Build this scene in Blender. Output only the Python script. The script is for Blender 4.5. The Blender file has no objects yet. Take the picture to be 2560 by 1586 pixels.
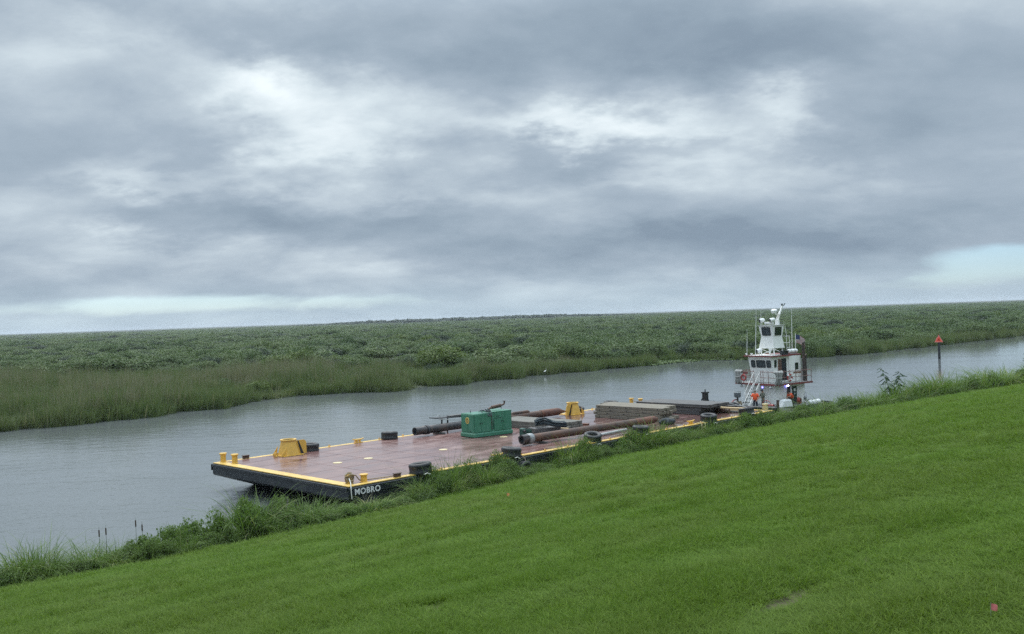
import bpy, bmesh, math, random
import numpy as np
from mathutils import Vector, Matrix, Euler, noise as mnoise

random.seed(7)
rng = np.random.default_rng(7)
scene = bpy.context.scene
COL = scene.collection
R = math.radians

# ------------------------------------------------------------------ camera
EYE = 9.75
cam_d = bpy.data.cameras.new('camera')
cam_d.sensor_width = 36.0
cam_d.lens = 2400.0 / 2560.0 * 36.0
cam_d.clip_start = 0.1
cam_d.clip_end = 30000.0
cam = bpy.data.objects.new('camera', cam_d)
COL.objects.link(cam)
cam.matrix_world = (Matrix.Translation((0, 0, EYE)) @ Matrix.Rotation(R(90 - 0.06), 4, 'X')
                    @ Matrix.Rotation(R(-1.946), 4, 'Z'))
scene.camera = cam

# ------------------------------------------------------------------ light
SUN_EL, SUN_AZ = R(58), R(-25)          # azimuth clockwise from +Y (view direction)
sun_d = bpy.data.lights.new('sun', 'SUN')
sun_d.energy = 1.5
sun_d.angle = R(50)
sun_d.color = (1.0, 0.97, 0.92)
sun = bpy.data.objects.new('sun', sun_d)
COL.objects.link(sun)
sdir = Vector((math.sin(SUN_AZ) * math.cos(SUN_EL), math.cos(SUN_AZ) * math.cos(SUN_EL), math.sin(SUN_EL)))
sun.rotation_euler = (-sdir).to_track_quat('-Z', 'Y').to_euler()
sun.location = (0, 0, 60)

scene.view_settings.view_transform = 'Standard'
scene.view_settings.look = 'None'
scene.view_settings.exposure = 0.85
scene.view_settings.gamma = 1.0
scene.view_settings.use_curve_mapping = False
scene.cycles.use_denoising = False
scene.cycles.use_adaptive_sampling = False
scene.cycles.max_bounces = 8
scene.cycles.transparent_max_bounces = 8


class NT:
    """Small helper round a node tree."""
    def __init__(self, tree):
        self.t = tree
        self.n = tree.nodes
        self.l = tree.links

    def node(self, kind, **kw):
        nd = self.n.new(kind)
        for k, v in kw.items():
            setattr(nd, k, v)
        return nd

    def put(self, sock, val):
        if hasattr(val, 'is_output'):
            self.l.new(val, sock)
        elif val is not None:
            if getattr(sock, 'type', '') == 'RGBA':
                val = (val, val, val, 1.0) if isinstance(val, (int, float)) else (*val[:3], 1.0)
            sock.default_value = val

    def math(self, op, a, b=None, c=None, clamp=False):
        nd = self.node('ShaderNodeMath', operation=op, use_clamp=clamp)
        self.put(nd.inputs[0], a)
        self.put(nd.inputs[1], b)
        self.put(nd.inputs[2], c)
        return nd.outputs[0]

    def vmath(self, op, a, b=None):
        nd = self.node('ShaderNodeVectorMath', operation=op)
        self.put(nd.inputs[0], a)
        self.put(nd.inputs[1], b)
        return nd.outputs['Value'] if op in ('DOT_PRODUCT', 'LENGTH', 'DISTANCE') else nd.outputs[0]

    def mix(self, fac, a, b, blend='MIX'):
        nd = self.node('ShaderNodeMix', data_type='RGBA', blend_type=blend)
        self.put(nd.inputs[0], fac)
        self.put(nd.inputs[6], a)
        self.put(nd.inputs[7], b)
        return nd.outputs[2]

    def noise(self, vec, scale, detail=4.0, rough=0.5, dist=0.0):
        nd = self.node('ShaderNodeTexNoise')
        self.put(nd.inputs['Vector'], vec)
        nd.inputs['Scale'].default_value = scale
        nd.inputs['Detail'].default_value = detail
        nd.inputs['Roughness'].default_value = rough
        nd.inputs['Distortion'].default_value = dist
        return nd.outputs[0]

    def ramp(self, fac, stops, interp='LINEAR'):
        nd = self.node('ShaderNodeValToRGB')
        cr = nd.color_ramp
        cr.interpolation = interp
        while len(cr.elements) < len(stops):
            cr.elements.new(0.5)
        for e, (p, c) in zip(cr.elements, stops):
            e.position = p
            e.color = (c, c, c, 1) if isinstance(c, (int, float)) else (*c, 1)
        self.put(nd.inputs[0], fac)
        return nd.outputs[0]

    def maprange(self, v, a, b, c=0.0, d=1.0, smooth=False):
        nd = self.node('ShaderNodeMapRange')
        if smooth:
            nd.interpolation_type = 'SMOOTHSTEP'
        self.put(nd.inputs[0], v)
        for i, x in enumerate((a, b, c, d)):
            nd.inputs[i + 1].default_value = x
        return nd.outputs[0]

    def mapping(self, vec, loc=(0, 0, 0), rot=(0, 0, 0), scale=(1, 1, 1)):
        nd = self.node('ShaderNodeMapping')
        self.put(nd.inputs[0], vec)
        nd.inputs[1].default_value = loc
        nd.inputs[2].default_value = rot
        nd.inputs[3].default_value = scale
        return nd.outputs[0]


# ------------------------------------------------------------------ sky
def build_world():
    w = bpy.data.worlds.new('World')
    scene.world = w
    w.use_nodes = True
    t = NT(w.node_tree)
    t.n.clear()
    out = t.node('ShaderNodeOutputWorld')
    sky = t.node('ShaderNodeTexSky', sky_type='NISHITA')
    sky.sun_disc = False
    sky.sun_elevation = SUN_EL
    sky.sun_rotation = SUN_AZ
    sky.altitude = 10
    sky.air_density = 1.0
    sky.dust_density = 0.6
    bg_sky = t.node('ShaderNodeBackground')
    sky.ozone_density = 3.0
    t.l.new(t.mix(1.0, sky.outputs[0], (0.74, 0.93, 1.16), 'MULTIPLY'), bg_sky.inputs[0])
    bg_sky.inputs[1].default_value = 0.085
    tc = t.node('ShaderNodeTexCoord')
    d = t.vmath('NORMALIZE', tc.outputs['Generated'])
    sep = t.node('ShaderNodeSeparateXYZ')
    t.l.new(d, sep.inputs[0])
    x, y, z = sep.outputs
    zc = t.math('MAXIMUM', z, 0.0)
    # cloud deck: a flat layer overhead, so it crowds together towards the horizon
    k = t.math('DIVIDE', 1.0, t.math('ADD', zc, 0.33))
    cmb = t.node('ShaderNodeCombineXYZ')
    t.l.new(t.math('MULTIPLY', x, k), cmb.inputs[0])
    t.l.new(t.math('MULTIPLY', y, k), cmb.inputs[1])
    p = cmb.outputs[0]
    pm = t.mapping(p, loc=(3.1, 7.4, 0.0), rot=(0, 0, R(8)), scale=(1.0, 1.1, 1))
    n1 = t.noise(pm, 1.75, 10.0, 0.56, 0.2)
    bn = t.node('ShaderNodeTexNoise', noise_type='RIDGED_MULTIFRACTAL')
    t.put(bn.inputs['Vector'], t.mapping(p, loc=(2.0, 6.0, 1.0), scale=(1.0, 1.25, 1)))
    bn.inputs['Scale'].default_value = 1.6
    bn.inputs['Detail'].default_value = 6.0
    bn.inputs['Roughness'].default_value = 0.5
    bn.inputs['Lacunarity'].default_value = 2.2
    bn.inputs['Offset'].default_value = 0.9
    bn.inputs['Gain'].default_value = 1.6
    bill = t.maprange(bn.outputs[0], 0.0, 1.6, 0.0, 1.0)
    n2 = t.noise(t.mapping(p, loc=(11.0, 2.0, 5.0), scale=(1.0, 1.25, 1)), 3.6, 9.0, 0.6, 0.4)
    n3 = t.noise(t.mapping(p, loc=(-4.0, 9.0, 2.0), scale=(0.8, 1.2, 1)), 0.42, 3.0, 0.5, 0.2)
    base = t.math('ADD', t.math('MULTIPLY', n1, 0.58), t.math('ADD', t.math('MULTIPLY', n2, 0.22), t.math('MULTIPLY', n3, 0.30)))
    # thin places in the deck and the heavy rolls, by bearing (from +Y) and elevation
    az = t.math('ARCTAN2', x, y)
    el = t.math('ARCSINE', z)
    el0, az0 = el, az
    # ragged edges: bend the bearings with turbulence, more sideways than upwards
    wn = t.node('ShaderNodeTexNoise')
    t.put(wn.inputs['Vector'], t.mapping(p, loc=(5.0, 1.0, 3.0), scale=(1.0, 1.2, 1)))
    wn.inputs['Scale'].default_value = 1.7
    wn.inputs['Detail'].default_value = 9.0
    wn.inputs['Roughness'].default_value = 0.62
    ws = t.node('ShaderNodeSeparateColor')
    t.l.new(wn.outputs[1], ws.inputs[0])
    az = t.math('ADD', az, t.math('MULTIPLY', t.math('SUBTRACT', ws.outputs[0], 0.5), R(26)))
    el = t.math('ADD', el, t.math('MULTIPLY', t.math('MULTIPLY', t.math('SUBTRACT', ws.outputs[1], 0.5), R(13)), t.maprange(el0, 0.0, R(9), 0.25, 1.0)))

    def blob(a, e, wa, we, amp):
        da = t.math('DIVIDE', t.math('SUBTRACT', az, R(a)), R(wa))
        de = t.math('DIVIDE', t.math('SUBTRACT', el, R(e)), R(we))
        q = t.math('ADD', t.math('MULTIPLY', da, da), t.math('MULTIPLY', de, de))
        return t.math('MULTIPLY', t.math('EXPONENT', t.math('MULTIPLY', q, -1.0)), amp)

    def gap_blob(a, e, wa, we, amp):
        da = t.math('DIVIDE', t.math('SUBTRACT', az0, R(a)), R(wa))
        de = t.math('DIVIDE', t.math('SUBTRACT', el0, R(e)), R(we))
        q = t.math('ADD', t.math('MULTIPLY', da, da), t.math('MULTIPLY', de, de))
        return t.math('MULTIPLY', t.math('EXPONENT', t.math('MULTIPLY', q, -1.0)), amp)

    blobs = BLOBS
    base = t.math('ADD', base, t.math('MULTIPLY', t.math('SUBTRACT', 0.45, bill), 0.16))
    tot = None
    for b in blobs:
        s = blob(*b)
        tot = s if tot is None else t.math('ADD', tot, s)
    edge = t.noise(t.mapping(p, loc=(1.0, 4.0, 8.0), scale=(1.0, 1.3, 1)), 2.6, 9.0, 0.6, 0.35)
    tot = t.math('MULTIPLY', tot, t.maprange(edge, 0.25, 0.75, 0.45, 1.55))
    val = t.math('ADD', base, tot)
    cloud = t.ramp(val, [(0.28, (0.146, 0.190, 0.240)), (0.42, (0.186, 0.235, 0.286)), (0.53, (0.230, 0.280, 0.332)),
                         (0.62, (0.298, 0.350, 0.396)), (0.72, (0.395, 0.452, 0.488)), (0.92, (0.57, 0.62, 0.64))])
    # an overcast sky is brighter overhead than near the horizon
    up = t.maprange(z, 0.30, 1.0, 1.0, 4.0)
    cloud = t.mix(1.0, cloud, up, 'MULTIPLY')
    # paler, bluer air along the horizon
    low = t.maprange(el0, R(0.0), R(3.4), 1.0, 0.0, smooth=True)
    lown = t.math('MULTIPLY', low, t.maprange(n2, 0.3, 0.7, 0.55, 1.0))
    cloud = t.mix(t.math('MULTIPLY', lown, 0.62), cloud, (0.300, 0.385, 0.440))
    bg_c = t.node('ShaderNodeBackground')
    t.l.new(cloud, bg_c.inputs[0])
    bg_c.inputs[1].default_value = 0.95
    # gaps where the blue shows: a strip low down on the left and the break on the right
    gap = None
    for b in GAPS:
        s = gap_blob(*b)
        gap = s if gap is None else t.math('ADD', gap, s)
    gapf = t.maprange(t.math('ADD', gap, t.math('MULTIPLY', t.math('SUBTRACT', edge, 0.5), 1.1)), 0.35, 0.8, 0.0, 1.0, smooth=True)
    mx = t.node('ShaderNodeMixShader')
    t.l.new(t.math('MULTIPLY', gapf, 0.6), mx.inputs[0])
    t.l.new(bg_c.outputs[0], mx.inputs[1])
    t.l.new(bg_sky.outputs[0], mx.inputs[2])
    t.l.new(mx.outputs[0], out.inputs[0])


# bearing, elevation, half-widths (degrees), amount
BLOBS = [(-3, 10.8, 17, 3.0, 0.07), (-15.5, 13.2, 4.0, 1.2, 0.14), (-9, 12.4, 7, 2.4, 0.10), (-12, 10.2, 5, 1.5, 0.13), (4, 11.2, 6, 0.9, 0.13),
         (18, 12.3, 3.5, 1.1, 0.11), (11, 11.8, 9, 1.6, 0.07), (-27, 15.0, 3.5, 2.5, 0.10), (-22, 8.3, 7, 0.9, 0.09),
         (-3, 7.2, 6, 0.9, 0.06), (8, 8.6, 5, 0.8, 0.10), (20, 7.5, 7, 1.2, 0.06), (-22, 4.2, 6, 0.9, 0.06),
         (-10, 3.9, 4, 0.7, 0.06), (-12, 16.8, 12, 2.2, -0.15), (6, 16.8, 9, 2.4, -0.09), (17, 15.5, 9, 2.0, -0.13),
         (-18, 9.8, 3.5, 1.7, -0.11), (3, 9.2, 7, 1.3, -0.12), (-10, 5.9, 8, 1.2, -0.13), (6, 3.9, 11, 1.3, -0.17),
         (17, 3.4, 8, 1.5, -0.15), (-20, 6.3, 8, 1.3, -0.09), (18, 9.7, 6, 1.0, -0.08)]
GAPS = [(-22, 1.3, 12, 0.65, 0.78), (28.0, 2.2, 6.0, 0.9, 0.85), (25, 1.0, 9, 0.8, 0.45), (-8, 1.0, 9, 0.7, 0.42)]
build_world()


# ------------------------------------------------------------------ materials
MATS = {}


def mat(name, color, rough=0.6, metal=0.0, var=0.15, vscale=3.0, alt=None, altscale=1.2, altlo=0.5, altw=0.12,
        bump=0.0, bscale=30.0, spec=0.5, rvar=0.0, emit=None, estr=0.0, coat=0.0, stretch=(1, 1, 1)):
    m = bpy.data.materials.new(name)
    m.use_nodes = True
    t = NT(m.node_tree)
    bs = t.n['Principled BSDF']
    tc = t.node('ShaderNodeTexCoord').outputs['Object']
    tcs = t.mapping(tc, scale=stretch)
    n = t.noise(tcs, vscale, 5.0, 0.6)
    lo = tuple(c * (1 - var) for c in color)
    hi = tuple(min(1, c * (1 + var)) for c in color)
    c = t.mix(t.maprange(n, 0.3, 0.7), lo, hi)
    if alt:
        n2 = t.noise(tcs, altscale, 6.0, 0.62, 0.3)
        c = t.mix(t.maprange(n2, altlo - altw, altlo + altw), c, alt)
    t.put(bs.inputs['Base Color'], c)
    if rvar:
        n3 = t.noise(tcs, vscale * 0.7, 4.0, 0.6)
        t.put(bs.inputs['Roughness'], t.maprange(n3, 0.3, 0.7, max(0.02, rough - rvar), min(1, rough + rvar)))
    else:
        bs.inputs['Roughness'].default_value = rough
    bs.inputs['Metallic'].default_value = metal
    bs.inputs['Specular IOR Level'].default_value = spec
    bs.inputs['Coat Weight'].default_value = coat
    if emit:
        bs.inputs['Emission Color'].default_value = (*emit, 1)
        bs.inputs['Emission Strength'].default_value = estr
    if bump:
        b = t.node('ShaderNodeBump')
        b.inputs['Strength'].default_value = 1.0
        b.inputs['Distance'].default_value = bump
        t.put(b.inputs['Height'], t.noise(tcs, bscale, 4.0, 0.6))
        t.l.new(b.outputs[0], bs.inputs['Normal'])
    MATS[name] = m
    return m


def foliage_mat(name, dark, light, tip=None, transl=0.25, patch=None, patch_scale=0.03, rough=0.55, dry=None, dryamt=0.0, spec=0.15):
    """leaf material: each leaf or blade a little different, each plant too"""
    m = bpy.data.materials.new(name)
    m.use_nodes = True
    t = NT(m.node_tree)
    bs = t.n['Principled BSDF']
    oi = t.node('ShaderNodeObjectInfo')
    geo = t.node('ShaderNodeNewGeometry')
    ri = geo.outputs['Random Per Island']
    f = t.math('ADD', t.math('MULTIPLY', ri, 0.6), t.math('MULTIPLY', oi.outputs['Random'], 0.4))
    c = t.mix(f, dark, light)
    if patch:
        pn = t.noise(oi.outputs['Location'], patch_scale, 3.0, 0.55)
        c = t.mix(t.maprange(pn, 0.42, 0.62), c, t.mix(f, patch[0], patch[1]))
    if dry:
        sel = t.math('LESS_THAN', t.math('FRACT', t.math('MULTIPLY', ri, 17.31)), dryamt)
        c = t.mix(sel, c, dry)
    t.put(bs.inputs['Base Color'], c)
    bs.inputs['Roughness'].default_value = rough
    bs.inputs['Specular IOR Level'].default_value = spec
    tr = t.node('ShaderNodeBsdfTranslucent')
    t.put(tr.inputs[0], t.mix(1.0, c, (1.25, 1.35, 0.8), 'MULTIPLY'))
    mx = t.node('ShaderNodeMixShader')
    mx.inputs[0].default_value = transl
    t.l.new(bs.outputs[0], mx.inputs[1])
    t.l.new(tr.outputs[0], mx.inputs[2])
    t.l.new(mx.outputs[0], t.n['Material Output'].inputs[0])
    MATS[name] = m
    return m


mat('hull_black', (0.016, 0.020, 0.025), 0.42, var=0.3, alt=(0.045, 0.045, 0.045), altscale=0.9, altlo=0.62, altw=0.1, bump=0.004, bscale=6, rvar=0.12)
mat('yellow_paint', (0.66, 0.40, 0.075), 0.38, var=0.12, alt=(0.50, 0.27, 0.07), altscale=2.2, altlo=0.66, altw=0.05, rvar=0.12)
mat('yellow_margin', (0.68, 0.45, 0.12), 0.34, var=0.1, alt=(0.42, 0.24, 0.10), altscale=3.5, altlo=0.64, altw=0.05, rvar=0.15)
mat('worn_cream_paint', (0.60, 0.50, 0.28), 0.4, var=0.2, vscale=6)
mat('white_letter', (0.72, 0.72, 0.70), 0.5, var=0.08)
mat('rubber', (0.016, 0.018, 0.020), 0.55, var=0.35, vscale=8, alt=(0.05, 0.052, 0.052), altscale=5, altlo=0.66, altw=0.1, bump=0.006, bscale=25)
mat('cabinet_green', (0.046, 0.190, 0.112), 0.42, var=0.12, alt=(0.055, 0.20, 0.13), altscale=3, altlo=0.55, altw=0.12, rvar=0.1, stretch=(1, 1, 0.3))
mat('cabinet_dark', (0.012, 0.05, 0.035), 0.6)
mat('cabinet_top_lit', (0.06, 0.20, 0.13), 0.3, var=0.15)  # green lightened, sky reflection painted into the lid colour
mat('rust', (0.066, 0.041, 0.031), 0.62, var=0.35, vscale=4, alt=(0.112, 0.054, 0.030), altscale=1.1, altlo=0.54, altw=0.12, bump=0.006, bscale=18)
mat('rust_bright', (0.135, 0.054, 0.027), 0.65, var=0.3, vscale=4, alt=(0.09, 0.04, 0.03), altscale=1.6, altlo=0.56, altw=0.1, bump=0.006, bscale=18)
mat('pipe_black', (0.028, 0.028, 0.030), 0.5, var=0.35, vscale=3, alt=(0.07, 0.05, 0.042), altscale=1.5, altlo=0.58, altw=0.1, bump=0.004)
mat('steel_grey', (0.27, 0.29, 0.29), 0.45, metal=0.3, var=0.2, alt=(0.13, 0.11, 0.10), altscale=3, altlo=0.62, altw=0.08)
mat('timber_grey', (0.180, 0.158, 0.118), 0.75, var=0.28, vscale=5, stretch=(6, 0.5, 6), alt=(0.12, 0.11, 0.098), altscale=2.0, altlo=0.6, altw=0.1, bump=0.006, bscale=14)
mat('timber_dark', (0.068, 0.068, 0.068), 0.6, var=0.35, vscale=5, stretch=(6, 0.5, 6), alt=(0.14, 0.125, 0.105), altscale=1.6, altlo=0.60, altw=0.1, bump=0.006, bscale=14)
mat('timber_mid', (0.16, 0.155, 0.13), 0.7, var=0.3, vscale=5, stretch=(6, 0.5, 6), alt=(0.075, 0.07, 0.062), altscale=2.0, altlo=0.55, altw=0.1, bump=0.006, bscale=14)
mat('timber_new', (0.58, 0.44, 0.24), 0.6, var=0.15, vscale=4, stretch=(6, 0.5, 6))
mat('bolt_dark', (0.02, 0.018, 0.016), 0.6)
mat('black_steel', (0.014, 0.018, 0.022), 0.45, var=0.3, alt=(0.05, 0.045, 0.045), altscale=2, altlo=0.62, altw=0.1)
mat('boat_white', (0.80, 0.80, 0.77), 0.42, var=0.04, vscale=1.5, alt=(0.64, 0.60, 0.54), altscale=1.4, altlo=0.66, altw=0.08, stretch=(1, 1, 0.25))
mat('boat_red', (0.20, 0.045, 0.042), 0.5, var=0.2, alt=(0.11, 0.05, 0.045), altscale=3, altlo=0.6)
mat('rail_brown', (0.21, 0.115, 0.10), 0.5, var=0.2)
mat('deck_grey', (0.24, 0.25, 0.24), 0.5, var=0.15)
mat('door_brown', (0.21, 0.11, 0.08), 0.5, var=0.15)
mat('door_green', (0.018, 0.042, 0.036), 0.4, var=0.2)
mat('opening_shade', (0.008, 0.014, 0.020), 0.6)  # near-black that paints the shade inside openings
mat('window_rubber', (0.012, 0.012, 0.014), 0.5)
mat('glass', (0.012, 0.022, 0.028), 0.04, var=0.2, spec=0.7, coat=0.4)
mat('stack_brown', (0.055, 0.042, 0.038), 0.6, var=0.3, alt=(0.11, 0.055, 0.035), altscale=2, altlo=0.6)
mat('rope_grey', (0.33, 0.33, 0.31), 0.85, var=0.5, vscale=12, bump=0.01, bscale=40)
mat('rope_tan', (0.27, 0.21, 0.14), 0.85, var=0.35, vscale=14, bump=0.008, bscale=50)
mat('rope_white', (0.62, 0.60, 0.54), 0.8, var=0.2, vscale=10)
mat('hose_dark', (0.015, 0.030, 0.036), 0.4, var=0.4, vscale=5)
mat('cloth_dark', (0.035, 0.042, 0.052), 0.85, var=0.4, vscale=6, bump=0.02, bscale=8)
mat('machine_green', (0.022, 0.075, 0.055), 0.5, var=0.25)
mat('machine_red', (0.26, 0.035, 0.035), 0.45, var=0.25)
mat('engine_grey', (0.10, 0.115, 0.125), 0.4, var=0.25)
mat('engine_tan', (0.24, 0.20, 0.13), 0.7, var=0.5, vscale=9)
mat('plastic_white', (0.78, 0.79, 0.77), 0.45, var=0.06)
mat('ring_red', (0.33, 0.05, 0.045), 0.5, var=0.2)
mat('flag_red', (0.30, 0.085, 0.085), 0.8)
mat('flag_white', (0.50, 0.50, 0.50), 0.8)
mat('flag_blue', (0.03, 0.045, 0.13), 0.8)
mat('shirt_orange', (0.72, 0.105, 0.035), 0.85, var=0.15, vscale=9)
mat('trousers_navy', (0.030, 0.040, 0.058), 0.85, var=0.25, vscale=9)
mat('trousers_olive', (0.060, 0.060, 0.036), 0.85, var=0.25, vscale=9)
mat('camouflage', (0.115, 0.125, 0.095), 0.85, var=0.1, alt=(0.055, 0.06, 0.042), altscale=9, altlo=0.5, altw=0.04)
mat('skin_tan', (0.36, 0.20, 0.13), 0.6, var=0.1)
mat('hair_dark', (0.02, 0.014, 0.010), 0.7)
mat('cap_grey', (0.22, 0.21, 0.19), 0.8)
mat('cap_black', (0.016, 0.016, 0.018), 0.8)
mat('eye_dark', (0.01, 0.008, 0.006), 0.2)
mat('boots', (0.035, 0.025, 0.018), 0.7)
mat('marker_red', (0.92, 0.095, 0.045), 0.5, var=0.06)
mat('marker_deep', (0.38, 0.015, 0.012), 0.5)
mat('marker_border', (0.85, 0.28, 0.24), 0.5)
mat('pile_dark', (0.028, 0.032, 0.035), 0.75, var=0.4, vscale=4, stretch=(4, 4, 0.5), bump=0.01)
mat('emblem_yellow', (0.62, 0.50, 0.14), 0.5)
mat('emblem_brown', (0.22, 0.15, 0.04), 0.5)
mat('twig', (0.24, 0.215, 0.17), 0.85, var=0.2)
mat('cattail_brown', (0.05, 0.032, 0.02), 0.9)
mat('bark', (0.075, 0.062, 0.045), 0.85, var=0.3)
mat('stone_grey', (0.22, 0.22, 0.20), 0.85, var=0.3, vscale=5, bump=0.03, bscale=6)
mat('egret_white', (0.80, 0.80, 0.78), 0.8)
mat('beak_yellow', (0.55, 0.35, 0.04), 0.5)
mat('leg_black', (0.015, 0.015, 0.015), 0.6)
mat('flag_pink', (0.62, 0.17, 0.16), 0.6)
mat('flag_orange', (0.80, 0.30, 0.12), 0.6)
mat('wire', (0.25, 0.25, 0.24), 0.5)
mat('lamp_glint_blue', (0.1, 0.1, 0.4), 0.4, emit=(0.16, 0.14, 1.0), estr=6.0)
mat('lamp_white', (0.6, 0.65, 0.8), 0.4, emit=(0.72, 0.78, 1.0), estr=9.0)
mat('lens_dark', (0.02, 0.025, 0.03), 0.1, spec=0.8)
mat('grey_paint', (0.42, 0.43, 0.42), 0.5, var=0.1)

foliage_mat('lawn_blade', (0.050, 0.104, 0.012), (0.138, 0.220, 0.027), transl=0.34, spec=0.08, patch=((0.056, 0.102, 0.015), (0.150, 0.216, 0.036)), patch_scale=0.16,
            dry=(0.19, 0.20, 0.075), dryamt=0.035, rough=0.6)
foliage_mat('bank_leaf', (0.066, 0.122, 0.030), (0.134, 0.200, 0.055), transl=0.32, patch=((0.072, 0.120, 0.036), (0.142, 0.194, 0.064)), patch_scale=0.2)
foliage_mat('bank_grass', (0.062, 0.116, 0.022), (0.138, 0.210, 0.054), transl=0.3, dry=(0.24, 0.25, 0.12), dryamt=0.08)
foliage_mat('bank_grass_bright', (0.085, 0.145, 0.018), (0.17, 0.24, 0.05), transl=0.3, dry=(0.28, 0.28, 0.12), dryamt=0.1)
foliage_mat('reed_leaf', (0.068, 0.108, 0.042), (0.142, 0.186, 0.076), transl=0.28, patch=((0.088, 0.118, 0.052), (0.160, 0.188, 0.094)), patch_scale=0.09,
            dry=(0.24, 0.22, 0.15), dryamt=0.06)
foliage_mat('reed_straw', (0.150, 0.150, 0.095), (0.270, 0.255, 0.180), transl=0.2)
foliage_mat('marsh_leaf', (0.066, 0.108, 0.044), (0.096, 0.144, 0.060), transl=0.2, patch=((0.090, 0.132, 0.050), (0.124, 0.168, 0.068)), patch_scale=0.045)
foliage_mat('marsh_leaf_bright', (0.066, 0.105, 0.026), (0.135, 0.180, 0.056), transl=0.25)
foliage_mat('marsh_leaf_dark', (0.032, 0.054, 0.034), (0.058, 0.086, 0.052), transl=0.15)
foliage_mat('sapling_leaf', (0.022, 0.050, 0.022), (0.045, 0.085, 0.035), transl=0.2)
foliage_mat('lily_leaf', (0.060, 0.105, 0.030), (0.105, 0.150, 0.050), transl=0.1)


def deck_material():
    m = bpy.data.materials.new('deck_wet_red')
    m.use_nodes = True
    t = NT(m.node_tree)
    bs = t.n['Principled BSDF']
    tc = t.node('ShaderNodeTexCoord').outputs['Object']
    n1 = t.noise(t.mapping(tc, scale=(0.6, 1.0, 1)), 1.1, 6, 0.62, 0.4)
    n2 = t.noise(tc, 0.35, 4, 0.55, 0.2)
    c = t.ramp(n1, [(0.25, (0.135, 0.064, 0.060)), (0.5, (0.190, 0.104, 0.092)), (0.75, (0.26, 0.165, 0.145))])
    c = t.mix(t.maprange(n2, 0.52, 0.72), c, (0.22, 0.125, 0.11))
    # standing water towards the stern, drying film towards the bow
    sep = t.node('ShaderNodeSeparateXYZ')
    t.l.new(tc, sep.inputs[0])
    pn = t.noise(t.mapping(tc, scale=(0.5, 1.2, 1)), 0.7, 5, 0.6, 0.3)
    aft = t.maprange(sep.outputs[0], 14.0, 29.0, -0.10, 0.14)
    pud = t.maprange(t.math('ADD', pn, aft), 0.50, 0.60, 0.0, 1.0, smooth=True)
    film = t.maprange(n1, 0.3, 0.72, 0.12, 0.36)
    rough = t.mix(pud, film, 0.03)
    t.put(bs.inputs['Base Color'], t.mix(t.math('MULTIPLY', pud, 0.45), c, (0.07, 0.035, 0.033)))
    t.put(bs.inputs['Roughness'], rough)
    bs.inputs['Specular IOR Level'].default_value = 0.6
    b = t.node('ShaderNodeBump')
    b.inputs['Strength'].default_value = 1.0
    b.inputs['Distance'].default_value = 0.006
    hgt = t.math('MULTIPLY', t.noise(t.mapping(tc, scale=(0.8, 1.3, 1)), 1.3, 3, 0.55), t.math('SUBTRACT', 1.0, pud))
    t.put(b.inputs['Height'], hgt)
    t.l.new(b.outputs[0], bs.inputs['Normal'])
    MATS['deck_wet_red'] = m


def water_material():
    m = bpy.data.materials.new('canal_water')
    m.use_nodes = True
    t = NT(m.node_tree)
    bs = t.n['Principled BSDF']
    bs.inputs['Base Color'].default_value = (0.116, 0.128, 0.128, 1)
    bs.inputs['Roughness'].default_value = 0.06
    bs.inputs['IOR'].default_value = 1.333
    bs.inputs['Specular IOR Level'].default_value = 0.5
    tc = t.node('ShaderNodeTexCoord').outputs['Object']
    a = t.noise(t.mapping(tc, rot=(0, 0, R(12)), scale=(0.85, 1.35, 1)), 3.0, 4, 0.58, 0.3)
    b2 = t.noise(t.mapping(tc, rot=(0, 0, R(-14)), scale=(0.8, 1.25, 1)), 0.62, 5, 0.55, 0.3)
    big = t.noise(t.mapping(tc, rot=(0, 0, R(40)), scale=(0.3, 1.0, 1)), 0.11, 3, 0.5)
    h = t.math('ADD', t.math('MULTIPLY', a, 0.014), t.math('MULTIPLY', b2, 0.042))
    h = t.math('MULTIPLY', h, t.maprange(big, 0.3, 0.7, 0.55, 1.2))
    sp = t.node('ShaderNodeSeparateXYZ')
    t.l.new(tc, sp.inputs[0])
    h = t.math('MULTIPLY', h, t.maprange(sp.outputs[1], 35.0, 150.0, 1.55, 0.32))
    b = t.node('ShaderNodeBump')
    b.inputs['Strength'].default_value = 1.0
    b.inputs['Distance'].default_value = 1.0
    t.put(b.inputs['Height'], h)
    t.l.new(b.outputs[0], bs.inputs['Normal'])
    MATS['canal_water'] = m


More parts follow.
